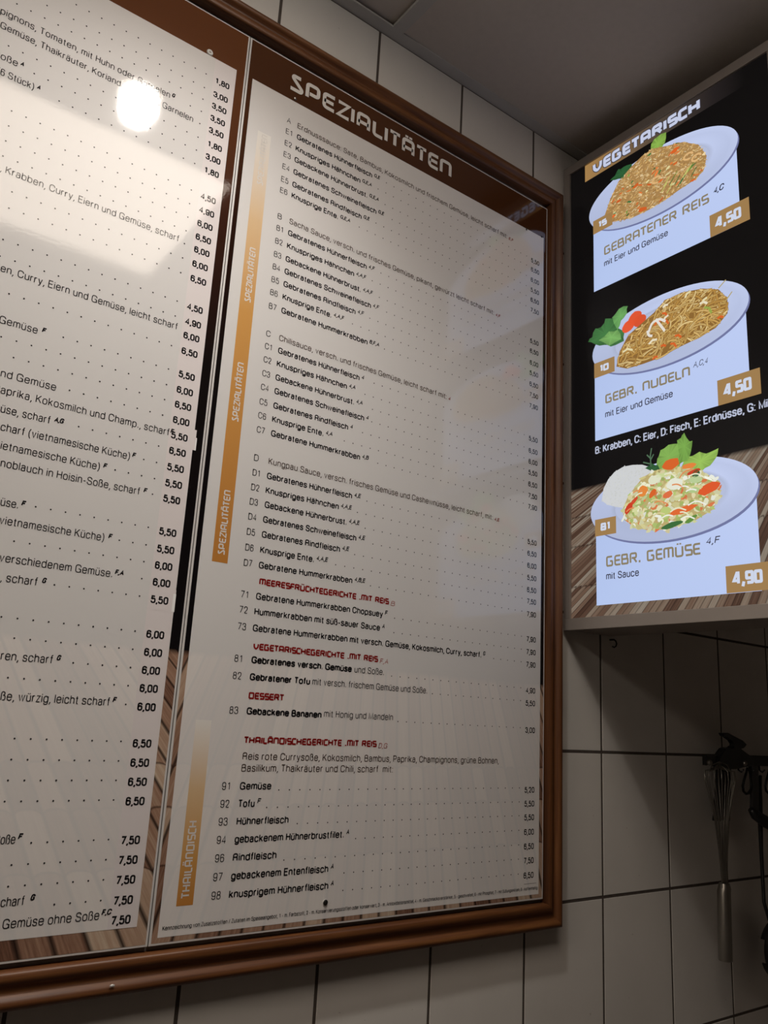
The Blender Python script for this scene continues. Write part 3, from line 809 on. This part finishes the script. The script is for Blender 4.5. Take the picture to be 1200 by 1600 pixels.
for s, x0, x1, z, sup in RIGHT_HEAD:
    V, F = lettering(s, TECH, x0, x1, z, .047, .0118, gap=.34); flat('heading', V, F, YI, MT['red'], RB, ro)
    if sup:
        V, F = lettering(sup, SANS, x1+.02, x1+.04+.02*len(sup), z-.006, .038, .005, slant=.2); flat('marker_note', V, F, YI, MT['faintred'], RB, ro)
for s, z in RIGHT_PRICES:
    V, F = lettering(s, SANS, 2.925, 3.042, z-.0235, .047, .0078); flat('price', V, F, YI, MT['black'], RB, ro)
    xs = .45
    for tz, e in ends:
        if abs(tz-(z+.012)) < .045: xs = max(xs, e+.03)
    rowpts = []; x = 2.862
    while x > xs: rowpts.append((x, z+.016)); x -= .0825
    V, F = [], []; dots(V, F, rowpts, .0052); flat('dotted_line', V, F, YI, MT['thin'], RB, ro)
FP = "Kennzeichnung von Zusatzstoffen / Zutaten im Speiseangebot, 1 - m. Farbstoff, 2 - m. Konservierungsstoffen oder konserviert, 3 - m. Antioxidationsmittel, 4 - m. Geschmacksverstärker, 5 - geschwefelt, 6 - mit Phosphat, 7 - mit Süßungsmitteln, 8 - koffeinhaltig"
V, F = lettering(FP, SANS, -.175, 3.09, .141, .025, .0034); flat('lettering', V, F, YI, MT['thin'], RB, ro)
V, F = rect(2.93, .189, 3.075, .1915); flat('rule_line', V, F, YI, MT['thin'], RB, ro)
screw(RB, ro, .182, 6.272, .013, None, 'screw'); screw(RB, ro, 2.852, 6.232, .009, None, 'screw_dark'); screw(RB, ro, 3.073, 6.245, .010, None, 'screw_dark'); screw(RB, ro, .989, .206, .019, .021, 'screw_dark')

# ================================================================== light box sign
SX, SZ = 3.452, 2.322
so = W(SX, 0, SZ)
sign = thing('light_box_sign', 'backlit light box sign VEGETARISCH showing three plates of food', 'sign', so)
def sbox(name, u0, z0, u1, z1, x0, x1, mat, bev=.0008, label=None):
    o = box(name, (SX+x0, -u0, z0), (SX+x1, -u1, z1), MT[mat], sign, bev, so)
    if label: o['label'] = label
    return o
U0, U1, Z0, Z1 = .012, 2.36, 2.322, 7.235
sbox('housing', U0+.01, Z0+.012, U1-.01, Z1-.01, .030, .646, 'housing')
sbox('frame_bar', U0, Z0, U1, Z0+.108, 0, .05, 'housing'); sbox('frame_bar', U0, Z1-.100, U1, Z1, 0, .05, 'housing')
sbox('frame_bar', U0, Z0+.108, U0+.080, Z1-.100, 0, .05, 'housing'); sbox('frame_bar', U1-.108, Z0+.108, U1, Z1-.100, 0, .05, 'housing')
class Ink:
    def __init__(s): s.V = []; s.F = []; s.C = []
    def poly(s, pts, c, d=0.):
        b = len(s.V); s.V += [(d, u, z) for u, z in pts]; s.F.append(tuple(range(b, b+len(pts)))); s.C.append([c]*len(pts))
    def gpoly(s, pts, cs, d=0.):
        b = len(s.V); s.V += [(d, u, z) for u, z in pts]; s.F.append(tuple(range(b, b+len(pts)))); s.C.append(cs)
    def strokes(s, V, F, c, d=0.):
        b = len(s.V); s.V += [(d, u, z) for u, z in V]
        for f in F: s.F.append(tuple(i+b for i in f)); s.C.append([c]*len(f))
    def build(s, name, base, label=None):
        me = pydata(name, [W(SX+.020-base-d, -u, z)-so for d, u, z in s.V], s.F)
        at = me.color_attributes.new('ink', 'FLOAT_COLOR', 'CORNER'); i = 0
        for p, cs in zip(me.polygons, s.C):
            for k in range(len(cs)): at.data[p.loop_start+k].color = (*cs[k], 1)
        o = link(name, me, MT['sign'], sign)
        if label: o['label'] = label
        return o
me = pydata('film', [W(SX+.020, -u, z)-so for u, z in rect(.088, 2.428, 2.254, 7.137)[0]], [(0, 1, 2, 3)])
link('printed_film', me, MT['sign_back'], sign)['label'] = 'black film with a plank table photo at the bottom'
DS = .0010
cW = srgb(188, 203, 240); cW2 = srgb(160, 176, 214)
cTag = srgb(158, 124, 78); cDig = srgb(205, 213, 232)
# heading band
k = Ink(); n = 14
bc = [srgb(165, 127, 76), srgb(146, 113, 72), srgb(112, 90, 66), srgb(82, 70, 60), srgb(58, 50, 46), srgb(36, 31, 31), (.004, .0035, .0035)]
for i in range(6):
    ua = .28+i*.29; ub = ua+.29
    k.gpoly([(ua, 6.943), (ub, 6.943), (ub, 7.136), (ua, 7.136)], [bc[i], bc[i+1], bc[i+1], bc[i]])
k.build('heading_band', DS)
k = Ink(); V, F = lettering('VEGETARISCH', TECH, .382, 1.606, 6.976, .125, .034); V2, F2 = lettering('VEGETARISCH', TECH, .374, 1.614, 6.967, .143, .052)
k.strokes(V2, F2, srgb(62, 58, 66), 0); k.strokes(V, F, srgb(196, 203, 228), .0008); k.build('heading', 2*DS)
def ell(cu, cz, a, b, n=64, rot=0.):
    return [(cu+a*math.cos(t)*math.cos(rot)-b*math.sin(t)*math.sin(rot), cz+a*math.cos(t)*math.sin(rot)+b*math.sin(t)*math.cos(rot)) for t in [2*math.pi*i/n for i in range(n)]]
def card(z0, z1, name='text_card'):
    k = Ink()
    k.gpoly([(.383, z0), (1.926, z0), (1.926, z1), (.383, z1)], [srgb(180, 198, 238), srgb(187, 203, 242), srgb(190, 205, 244), srgb(176, 193, 234)])
    k.build(name, DS)
def tag(name, u0, z0, u1, z1, s, f0, f1, g0, g1, t):
    k = Ink(); k.poly(rect(u0, z0, u1, z1)[0], cTag); k.build(name, 7*DS)
    k = Ink(); V, F = lettering(s, TECH, u0+(u1-u0)*f0, u0+(u1-u0)*f1, z0+(z1-z0)*g0, (z1-z0)*(g1-g0), t); k.strokes(V, F, cDig); k.build('lettering', 8*DS)
def line(s, font, u0, u1, z, cap, t, c, slant=0., gap=None):
    k = Ink(); V, F = lettering(s, font, u0, u1, z, cap, t, slant=slant, gap=gap); k.strokes(V, F, c); k.build('lettering', 2*DS)
def plate(cu, cz, a, b, rot=0., well=True):
    k = Ink()
    def ringed(A, B, da, ca, cb, m=64):
        for i in range(m):
            j = (i+1) % m; k.gpoly([A[i], A[j], B[j], B[i]], [ca(i), ca(j), cb(j), cb(i)], da)
    sh = [(u+.010, z-.020) for u, z in ell(cu, cz, a, b, 64, rot)]
    inner = ell(cu, cz, a*.90, b*.88, 64, rot); edge = ell(cu, cz, a, b, 64, rot)
    shadow = lambda i: tuple(v*1.0 for v in srgb(118, 124, 168))
    k.poly([p for p in sh if True], srgb(112, 118, 160), 0)
    lit = lambda i: tuple(c*(0.93+.12*math.sin(2*math.pi*i/64+.6)) for c in srgb(190, 201, 234))
    lit2 = lambda i: tuple(c*(0.92+.07*math.sin(2*math.pi*i/64+.6)) for c in srgb(188, 199, 232))
    ringed(inner, edge, .0004, lit2, lit)
    mid = ell(cu, cz, a*.72, b*.70, 64, rot); ringed(mid, inner, .0004, lit, lit2)
    gray = lambda i: tuple(c*(0.80+.10*math.sin(2*math.pi*i/64+2.6)) for c in srgb(190, 200, 230))
    in2 = ell(cu, cz, a*.66, b*.63, 64, rot); ringed(in2, mid, .0004, gray, lit)
    k.poly(in2, srgb(180, 189, 218), .0004)
    k.build('plate_picture', 3*DS)
def inside(p, poly):
    x, y = p; r = False; n = len(poly)
    for i in range(n):
        a, b = poly[i], poly[i-1]
        if (a[1] > y) != (b[1] > y) and x < (b[0]-a[0])*(y-a[1])/(b[1]-a[1])+a[0]: r = not r
    return r
def rnd_in(poly, rg):
    xs = [p[0] for p in poly]; ys = [p[1] for p in poly]
    while True:
        q = (rg.uniform(min(xs), max(xs)), rg.uniform(min(ys), max(ys)))
        if inside(q, poly): return q
def jig(c, rg, v=.25):
    s_ = 1+rg.uniform(-v, v); return tuple(x*s_ for x in c)
def blob(k, rg, c, u, z, ru, rz, d, rot=0, m=9, wob=.2):
    pts = [(u+(1+rg.uniform(-wob, wob))*(ru*math.cos(t)*math.cos(rot)-rz*math.sin(t)*math.sin(rot)), z+(1+rg.uniform(-wob, wob))*(ru*math.cos(t)*math.sin(rot)+rz*math.sin(t)*math.cos(rot))) for t in [2*math.pi*i/m for i in range(m)]]
    k.poly(pts, c, d)
def leaf(k, rg, outline, c, d, veins=5):
    """fan of graded facets with a pale rib"""
    cu = sum(p[0] for p in outline)/len(outline); cz = sum(p[1] for p in outline)/len(outline); n = len(outline)
    P = []
    for i in range(n):
        a, b = outline[i], outline[(i+1) % n]
        P.append(a); P.append(((a[0]+b[0])/2+rg.uniform(-.012, .012), (a[1]+b[1])/2+rg.uniform(-.012, .012)))
    n = len(P)
    for i in range(n):
        c1 = jig(c, rg, .35); k.gpoly([(cu, cz), P[i], P[(i+1) % n]], [tuple(min(1, x*1.3) for x in c), c1, jig(c, rg, .3)], d)
    for i in range(0, n, 2):
        VV, FF = [], []; ribbon([(cu, cz), P[i]], .004, False, VV, FF); k.strokes(VV, FF, tuple(min(1, x*1.35) for x in c), d+.0001)
green = srgb(58, 108, 58); dgreen = srgb(40, 84, 48); lime = srgb(124, 160, 70); orange = srgb(214, 98, 40); redo = srgb(200, 62, 36)
# --- plate of fried rice
card(5.640, 6.45); plate(1.139, 6.487, .808, .352, -.02)
rg = random.Random(3); k = Ink()
H1 = [(.514, 6.40), (.60, 6.58), (.70, 6.72), (.85, 6.80), (.98, 6.85), (1.10, 6.86), (1.25, 6.80), (1.42, 6.74), (1.575, 6.62), (1.65, 6.46), (1.62, 6.34), (1.544, 6.285), (1.367, 6.265), (1.2, 6.235), (1.059, 6.225), (.86, 6.235), (.70, 6.28), (.58, 6.33)]
leaf(k, rg, [(.60, 6.79), (.66, 6.81), (.70, 6.86), (.76, 6.85), (.86, 6.83), (.87, 6.74), (.78, 6.71), (.70, 6.75)], dgreen, 0)
leaf(k, rg, [(1.07, 6.83), (1.085, 6.92), (1.13, 6.955), (1.25, 6.95), (1.235, 6.85), (1.17, 6.78)], lime, 0)
k.poly(H1, srgb(168, 130, 80), .0001)
pal = [srgb(196, 158, 102), srgb(208, 176, 124), srgb(184, 142, 84), srgb(220, 196, 152), srgb(164, 122, 68), srgb(202, 162, 100), srgb(176, 140, 84)]
for i in range(1500):
    u, z = rnd_in(H1, rg); a = rg.uniform(-.9, 1.2); l = rg.uniform(.014, .036); w = rg.uniform(.006, .012)
    k.strokes(*(lambda VV, FF: (ribbon([(u-l/2*math.cos(a), z-l/2*math.sin(a)), (u+l/2*math.cos(a)+.003, z+l/2*math.sin(a))], w, False, VV, FF), (VV, FF))[1])([], []), jig(rg.choice(pal), rg, .22), .0002+i*.0000002)
for i in range(52):
    u, z = rnd_in(H1, rg); c = rg.choice([orange, orange, srgb(220, 120, 60), lime, green, srgb(215, 205, 150), srgb(226, 200, 150)])
    blob(k, rg, jig(c, rg, .2), u, z, rg.uniform(.014, .034), rg.uniform(.006, .013), .0006, rg.uniform(-.6, 1.0), 7, .3)
for u, z, r_ in ((.97, 6.265, .055), (.70, 6.50, .03), (.62, 6.36, .04), (1.33, 6.70, .05), (.90, 6.56, .04)):
    blob(k, rg, jig(orange, rg, .15), u, z, r_, r_*.42, .0007, rg.uniform(-.2, .5), 9, .25)
for u, z in ((1.13, 6.50), (1.55, 6.50), (1.47, 6.56)):
    VV, FF = [], []; ribbon([(u+.045*math.cos(t), z+.03*math.sin(t)) for t in [i*.5 for i in range(11)]], .018, False, VV, FF); k.strokes(VV, FF, srgb(222, 178, 120), .0008)
for q in range(12):
    u = 1.18+q*.028; z = 6.30+rg.uniform(0, .12); VV, FF = [], []; ribbon([(u, z-.02), (u+.06, z+.05)], .009, False, VV, FF); k.strokes(VV, FF, rg.choice([srgb(196, 196, 110), green, srgb(120, 140, 60)]), .00085)
k.build('food_picture', 4*DS, 'printed heap of fried rice with carrot and leaves')
tag('price_tag', 1.650, 5.636, 2.012, 5.849, '4,50', .14, .80, .27, .76, .024)
tag('number_tag', .385, 6.275, .622, 6.427, '15', .27, .72, .28, .74, .020)
OL = srgb(138, 126, 100); DK = srgb(62, 62, 78)
line('GEBRATENER REIS', TECH, .513, 1.643, 5.985, .096, .0175, OL, gap=.34)
line('mit Eier und Gemüse', SANS, .511, 1.232, 5.862, .066, .0095, DK)
line('4,C', SANS, 1.695, 1.790, 6.045, .060, .010, srgb(30, 28, 45), .25)
# --- plate of noodles
card(4.085, 4.90); plate(1.160, 4.952, .800, .345, -.01)
rg = random.Random(8); k = Ink()
H2 = [(.64, 4.76), (.68, 4.90), (.78, 5.03), (.94, 5.10), (1.06, 5.15), (1.172, 5.225), (1.35, 5.235), (1.55, 5.19), (1.70, 5.12), (1.775, 5.0), (1.77, 4.87), (1.66, 4.78), (1.5, 4.745), (1.31, 4.725), (1.12, 4.69), (.93, 4.69), (.76, 4.70)]
leaf(k, rg, [(.31, 5.13), (.36, 5.16), (.40, 5.24), (.47, 5.23), (.52, 5.30), (.60, 5.27), (.66, 5.15), (.74, 5.08), (.73, 4.99), (.58, 4.985), (.50, 5.03), (.40, 5.07)], green, 0)
leaf(k, rg, [(.60, 5.28), (.68, 5.34), (.78, 5.33), (.77, 5.26), (.70, 5.21), (.66, 5.13)], srgb(96, 150, 84), .0001)
leaf(k, rg, [(.44, 5.10), (.56, 5.15), (.66, 5.13), (.70, 5.02), (.56, 5.0)], srgb(110, 160, 88), .00015)
for u, z, r_ in ((.78, 5.12, .07), (.86, 5.18, .075), (.91, 5.13, .07)): blob(k, rg, jig(srgb(222, 84, 48), rg, .1), u, z, r_, r_*.8, .0002, .3, 14, .06)
k.poly(H2, srgb(140, 102, 50), .0003)
npal = [srgb(206, 172, 106), srgb(220, 194, 134), srgb(190, 150, 82), srgb(200, 164, 94), srgb(178, 136, 68)]
for i in range(330):
    u, z = rnd_in(H2, rg); a = rg.gauss(.35, .55) if rg.random() < .75 else rg.uniform(0, 6.28); cv = rg.uniform(-9, 9); st = rg.uniform(.012, .026); pts = []
    for q in range(rg.randint(7, 14)):
        if not inside((u, z), H2): break
        pts.append((u, z)); u += st*math.cos(a); z += st*.8*math.sin(a); a += cv*st
    if len(pts) < 3: continue
    w = rg.uniform(.011, .016); d = .0004+i*.0000016
    VV, FF = [], []; ribbon(pts, w*1.45, False, VV, FF); k.strokes(VV, FF, srgb(134, 96, 46), d)
    VV, FF = [], []; ribbon(pts, w, False, VV, FF); k.strokes(VV, FF, jig(rg.choice(npal), rg, .16), d+.0000008)
for i in range(16):
    u, z = rnd_in(H2, rg); VV, FF = [], []; a = rg.uniform(-.5, 1.1); l = rg.uniform(.05, .11)
    ribbon([(u, z), (u+l*.5*math.cos(a), z+l*.5*math.sin(a)), (u+l*math.cos(a-.4), z+l*math.sin(a-.4))], .02, False, VV, FF); k.strokes(VV, FF, rg.choice([srgb(226, 214, 168), srgb(232, 222, 196), orange, srgb(150, 166, 74), orange]), .00105)
for pts in ([(1.0, 4.98), (1.04, 5.06), (1.12, 5.07), (1.18, 5.02)], [(1.08, 5.08), (1.14, 4.98), (1.17, 4.93)], [(.99, 5.0), (1.0, 4.94), (1.04, 4.93)]):
    VV, FF = [], []; ribbon(rounded(pts, .03), .024, False, VV, FF); k.strokes(VV, FF, srgb(228, 222, 212), .00115)
for pts in ([(1.70, 5.13), (1.77, 5.18)], [(1.76, 4.99), (1.82, 5.05)]):
    VV, FF = [], []; ribbon(pts, .010, False, VV, FF); k.strokes(VV, FF, srgb(176, 160, 110), .0008)
k.build('food_picture', 4*DS, 'printed heap of fried noodles with tomato and parsley')
tag('price_tag', 1.649, 4.082, 2.017, 4.303, '4,50', .14, .80, .27, .76, .024)
tag('number_tag', .383, 4.718, .622, 4.871, '10', .27, .72, .28, .74, .020)
line('GEBR. NUDELN', TECH, .506, 1.401, 4.425, .092, .0175, OL, gap=.34)
line('mit Eier und Gemüse', SANS, .502, 1.227, 4.286, .066, .0095, DK)
line('A,C,4', SANS, 1.432, 1.567, 4.490, .052, .006, DK, .25)
kx = text_scale('B: Krabben, C: Eier, D: Fisch, E: Erdnüsse, G: Mil', SANS, .382, 2.074, .012)
full = 'B: Krabben, C: Eier, D: Fisch, E: Erdnüsse, G: Milch'
line(full, SANS, .382, .382+.012+kx*layout(full, SANS, .26)[1], 3.955, .074, .0125, srgb(186, 192, 214))
# --- plate of vegetables
card(2.530, 3.35); plate(1.138, 3.375, .812, .348, -.01)
rg = random.Random(5); k = Ink()
RM = [(.455, 3.49), (.475, 3.60), (.53, 3.68), (.60, 3.735), (.70, 3.765), (.80, 3.76), (.90, 3.74), (1.0, 3.69), (1.05, 3.60), (1.0, 3.50), (.85, 3.42), (.72, 3.37), (.60, 3.41), (.52, 3.44)]
k.poly(RM, srgb(206, 208, 210), 0)
for i in range(260):
    u, z = rnd_in(RM, rg); blob(k, rg, jig(srgb(204, 206, 204), rg, .07), u, z, .013, .005, .0001, rg.uniform(0, 3), 5, .2)
leaf(k, rg, [(1.04, 3.67), (1.055, 3.76), (1.09, 3.83), (1.17, 3.86), (1.26, 3.85), (1.30, 3.76), (1.27, 3.64), (1.14, 3.63)], srgb(116, 156, 74), .0002)
leaf(k, rg, [(1.26, 3.66), (1.265, 3.80), (1.255, 3.88), (1.29, 3.89), (1.325, 3.93), (1.36, 3.86), (1.40, 3.84), (1.385, 3.76), (1.35, 3.68)], srgb(108, 150, 68), .0003)
leaf(k, rg, [(1.28, 3.62), (1.36, 3.71), (1.46, 3.73), (1.52, 3.70), (1.63, 3.72), (1.61, 3.65), (1.55, 3.59), (1.46, 3.55), (1.34, 3.56)], srgb(136, 172, 80), .0003)
leaf(k, rg, [(.93, 3.70), (1.0, 3.73), (1.06, 3.70), (1.08, 3.63), (1.02, 3.61)], dgreen, .0004)
for pts in ([(.99, 3.70), (.985, 3.80), (1.0, 3.87)], [(.985, 3.78), (.95, 3.82)], [(.985, 3.76), (1.02, 3.81)], [(.98, 3.73), (.91, 3.76)]):
    VV, FF = [], []; ribbon(pts, .012, False, VV, FF); k.strokes(VV, FF, srgb(80, 110, 84), .0004)
VG = [(.68, 3.36), (.74, 3.47), (.82, 3.55), (.90, 3.62), (1.02, 3.66), (1.20, 3.66), (1.36, 3.62), (1.50, 3.54), (1.63, 3.44), (1.62, 3.32), (1.56, 3.22), (1.40, 3.155), (1.141, 3.118), (.95, 3.135), (.80, 3.19), (.70, 3.27)]
k.poly(VG, srgb(186, 168, 112), .0005)
vp = [srgb(214, 212, 170), srgb(226, 226, 196), srgb(170, 188, 110), srgb(204, 196, 140), srgb(196, 186, 128), srgb(232, 234, 220), srgb(218, 122, 74), srgb(214, 204, 160), srgb(200, 204, 150), srgb(160, 176, 100)]
for i in range(420):
    u, z = rnd_in(VG, rg); blob(k, rg, jig(rg.choice(vp), rg, .15), u, z, rg.uniform(.016, .045), rg.uniform(.010, .024), .0006+i*1e-6, rg.uniform(-1, 1.3), 7, .35)
for u, z, a, b, r_, c in ((1.19, 3.685, .085, .05, .1, orange), (1.36, 3.63, .07, .025, .0, srgb(226, 130, 60)), (.90, 3.50, .05, .05, 0, srgb(226, 134, 60)), (.75, 3.37, .06, .028, .9, redo), (.80, 3.42, .06, .02, .7, srgb(206, 74, 44)), (1.0, 3.46, .05, .025, .8, orange),
        (1.53, 3.40, .10, .045, .25, srgb(220, 88, 42)), (1.28, 3.26, .14, .03, .15, srgb(222, 104, 50)), (1.40, 3.57, .06, .02, .2, redo), (1.15, 3.42, .05, .03, .3, srgb(220, 110, 66)), (1.42, 3.50, .06, .03, -.2, srgb(184, 204, 150)), (1.40, 3.42, .06, .03, .1, srgb(176, 198, 136)),
        (1.12, 3.27, .055, .05, 0, srgb(186, 200, 120)), (1.18, 3.15, .10, .024, .15, green), (1.36, 3.17, .06, .02, .4, srgb(96, 140, 60)), (1.42, 3.55, .035, .03, .4, dgreen), (1.02, 3.58, .07, .04, .2, srgb(222, 224, 196)), (1.22, 3.50, .08, .05, 0, srgb(228, 230, 212)), (1.10, 3.60, .06, .02, 0, srgb(200, 212, 150))):
    blob(k, rg, c, u, z, a, b, .0011, r_, 12, .14)
for i in range(26):
    u, z = rnd_in(VG, rg); a = rg.uniform(-.2, .9); l = rg.uniform(.08, .18); VV, FF = [], []
    if not inside((u+l*math.cos(a-.5)*1.1, z+l*math.sin(a-.5)), VG): continue
    ribbon(rounded([(u, z), (u+l*.5*math.cos(a), z+l*.5*math.sin(a)), (u+l*math.cos(a-.5), z+l*math.sin(a-.5))], .04), .012, False, VV, FF); k.strokes(VV, FF, rg.choice([srgb(228, 228, 196), srgb(214, 206, 150), srgb(236, 236, 226), srgb(222, 140, 84)]), .00125)
k.build('food_picture', 4*DS, 'printed stir-fried vegetables with rice and a leafy garnish')
tag('price_tag', 1.645, 2.532, 2.016, 2.745, '4,90', .14, .80, .27, .76, .024)
tag('number_tag', .377, 3.162, .612, 3.320, '81', .27, .72, .28, .74, .020)
line('GEBR. GEMÜSE', TECH, .494, 1.429, 2.868, .098, .0175, OL, gap=.34)
line('mit Sauce', SANS, .492, .840, 2.752, .066, .0095, DK)
line('4,F', SANS, 1.482, 1.600, 2.940, .058, .009, DK, .25)

# ================================================================== small hook under the sign
ho = W(4.136, 0, 2.284)
hk = thing('screw_hook', 'tiny dark screw hook on the tiles under the light box sign', 'hook', ho)
bm = bmesh.new(); tube(bm, [(0, 0, .004), (0, -.010, .004)], .0016); smooth(link('shank', bm_mesh(bm), MT['iron'], hk))
bm = bmesh.new(); tube(bm, [(0, -.010, .004), (0, -.014, .001), (0, -.016, -.004), (0, -.014, -.009), (0, -.010, -.011), (0, -.006, -.009)], .0014); smooth(link('hook_loop', bm_mesh(bm), MT['iron'], hk))

# ================================================================== utensil rail and what hangs on it
YU = -.2
uo = W(6.4, 0, 1.2)
ur = thing('utensil_rail', 'black utensil rail on the dark tiles below the light box sign', 'rail', uo)
def lp(x, y, z, o): return W(x, y, z)-o
bm = bmesh.new(); box_bm(tuple(lp(5.36, -.17, 1.165, uo)), tuple(lp(8.3, -.21, 1.255, uo)), .001, bm); link('bar', bm_mesh(bm), MT['plastic'], ur)
def poly_part(name, pts, y0, y1, mat, parent, o, bev=.001, label=None):
    bm = bmesh.new(); prism(bm, [(lp(x, 0, z, o).x, lp(x, 0, z, o).z) for x, z in pts], S*y0-o.y, S*y1-o.y, bev)
    ob = link(name, bm_mesh(bm), MT[mat], parent)
    if label: ob['label'] = label
    return ob
poly_part('bracket', [(5.52, 1.17), (5.56, 1.24), (5.64, 1.29), (5.68, 1.33), (5.74, 1.345), (5.80, 1.325), (5.86, 1.36), (5.96, 1.335), (6.1, 1.28), (6.22, 1.25), (6.22, 1.165), (6.0, 1.15), (5.85, 1.13), (5.6, 1.13)], -.15, -.235, 'plastic', ur, uo)
poly_part('bracket_arm', [(5.65, 1.485), (5.76, 1.49), (5.9, 1.45), (6.03, 1.42), (6.10, 1.38), (6.05, 1.345), (5.98, 1.34), (5.93, 1.28), (5.84, 1.30), (5.86, 1.385), (5.82, 1.42), (5.74, 1.45), (5.68, 1.455)], -.17, -.225, 'plastic', ur, uo)
for x in (5.36, 6.0):
    bm = bmesh.new(); bmesh.ops.create_uvsphere(bm, u_segments=14, v_segments=8, radius=.0055, matrix=Matrix.Translation(lp(x, -.245, 1.19, uo))); smooth(link('knob', bm_mesh(bm), MT['steel'], ur))
for x in (5.70, 6.75, 7.9):
    bm = bmesh.new(); tube(bm, [lp(x, -.004, 1.21, uo), lp(x, -.18, 1.21, uo)], .006, 12); smooth(link('standoff', bm_mesh(bm), MT['plastic'], ur))
for x in (5.62, 5.95, 6.16, 6.36, 6.9, 7.4):
    bm = bmesh.new(); tube(bm, [lp(x, -.20, 1.18, uo), lp(x, -.20, 1.12, uo), lp(x, -.23, 1.10, uo), lp(x, -.26, 1.13, uo)], .0018); smooth(link('peg', bm_mesh(bm), MT['plastic'], ur))

# whisk, hung by its wires
wo = W(5.63, -.25, .15)
wk = thing('whisk', 'steel whisk hanging by its wires with the handle downwards', 'whisk', wo)
bm = bmesh.new(); tube(bm, [lp(5.52, -.25, .06, wo), lp(5.52, -.25, .02, wo), lp(5.505, -.25, -.02, wo), lp(5.485, -.25, -.60, wo), lp(5.485, -.25, -.625, wo)], .02, 16, taper=[.010, .0122, .0128, .0130, .0126]); smooth(link('handle', bm_mesh(bm), MT['steel'], wk)); wk.children[0].data.set_sharp_from_angle(angle=.7)
for q in range(7):
    an = math.pi*q/7+.2; R = .125+.01*(q % 3); pts = []
    top = 1.20-.01*q
    prof = [(.03, .03), (.035, .12), (.05, .35), (.085, .65), (.15, .90), (.19, 1.02), (.18, 1.11), (.12, top-.03), (0, top)]
    full_ = [(r_, z) for r_, z in prof]+[(-r_, z) for r_, z in prof[::-1][1:]]
    for r_, z in full_: pts.append(lp(5.525+r_*math.cos(an)*1.25, -.25+r_*math.sin(an)*.5, z, wo))
    bm = bmesh.new(); tube(bm, pts, .0011, 6); smooth(link('wire', bm_mesh(bm), MT['steel'], wk))

# slotted turner behind the whisk
to_ = W(5.83, -.12, 1.13)
tu = thing('slotted_turner', 'flat black slotted turner hanging behind the whisk', 'kitchen utensil', to_)
poly_part('head', [(5.69, 1.14), (5.93, 1.14), (5.925, 1.02), (5.68, 1.02)], -.10, -.135, 'plastic', tu, to_, .0006)
for x0, x1, xx0, xx1 in ((5.61, 5.66, 5.52, 5.565), (5.675, 5.735, 5.585, 5.635), (5.745, 5.80, 5.665, 5.72), (5.81, 5.855, 5.74, 5.79)):
    poly_part('tine', [(x0+.07, 1.03), (x1+.07, 1.03), (xx1+.07, .61), (xx0+.07, .62)], -.10, -.135, 'plastic', tu, to_, .0006)

# wire loops
def wire_loop(x, label, top=1.18):
    o = W(x, -.2, top); t = thing('wire_loop', label, 'hook', o)
    pts = [(x+.02, top-.04), (x+.0, top-.08), (x-.055, top-.16), (x-.085, top-.22), (x-.075, top-.27), (x-.03, top-.295), (x+.02, top-.29), (x+.07, top-.25), (x+.08, top-.20), (x+.07, top-.10), (x+.05, top-.045)]
    bm = bmesh.new(); tube(bm, [lp(a, -.225, b, o) for a, b in pts], .0026, 8, closed=True); smooth(link('loop', bm_mesh(bm), MT['iron'], t))
wire_loop(6.06, 'thin black wire loop hanging right beside the whisk')
wire_loop(6.50, 'black wire loop at the right edge of the photo')
# angled peeler-like tool: strap and black grip
po = W(6.2, -.2, 1.17)
pt = thing('strap_handled_tool', 'kitchen tool with a grey strap and a thick slanting black grip', 'kitchen utensil', po)
poly_part('strap', [(6.165, 1.17), (6.285, 1.17), (6.27, .95), (6.245, .70), (6.12, .70), (6.155, .95)], -.20, -.235, 'wire', pt, po, .0006)
bm = bmesh.new(); tube(bm, [lp(6.08, -.24, .73, po), lp(6.14, -.25, .68, po), lp(6.30, -.29, .60, po), lp(6.50, -.33, .53, po), lp(6.70, -.35, .45, po), lp(6.78, -.35, .42, po)], .01, 12, taper=[.006, .0105, .0125, .0125, .011, .005]); smooth(link('grip', bm_mesh(bm), MT['plastic'], pt))
# ladle
lo_ = W(6.45, -.2, .9)
ld = thing('ladle', 'black ladle with a round bowl hanging at the right edge of the photo', 'ladle', lo_)
bm = bmesh.new(); tube(bm, [lp(6.52, -.12, 1.06, lo_), lp(6.49, -.11, .95, lo_), lp(6.49, -.11, .80, lo_), lp(6.45, -.12, .30, lo_), lp(6.38, -.16, -.20, lo_), lp(6.36, -.22, -.36, lo_)], .004, 10, taper=[.003, .006, .006, .004, .0035, .0035]); smooth(link('handle', bm_mesh(bm), MT['plastic'], ld))
bm = bmesh.new(); r = bmesh.ops.create_uvsphere(bm, u_segments=28, v_segments=16, radius=.056)
bmesh.ops.delete(bm, geom=[v for v in bm.verts if v.co.y > .012], context='VERTS')
inner = bmesh.ops.duplicate(bm, geom=bm.faces[:])
ivs = [e for e in inner['geom'] if isinstance(e, bmesh.types.BMVert)]
for v in ivs: v.co *= .95
bes = [e for e in bm.edges if e.is_boundary]; bmesh.ops.bridge_loops(bm, edges=bes)
for v in bm.verts: v.co = Vector((v.co.x, v.co.y*.8, v.co.z*1.05)) + lp(6.42, -.27, -.62, lo_)
smooth(link('bowl', bm_mesh(bm), MT['plastic'], ld))
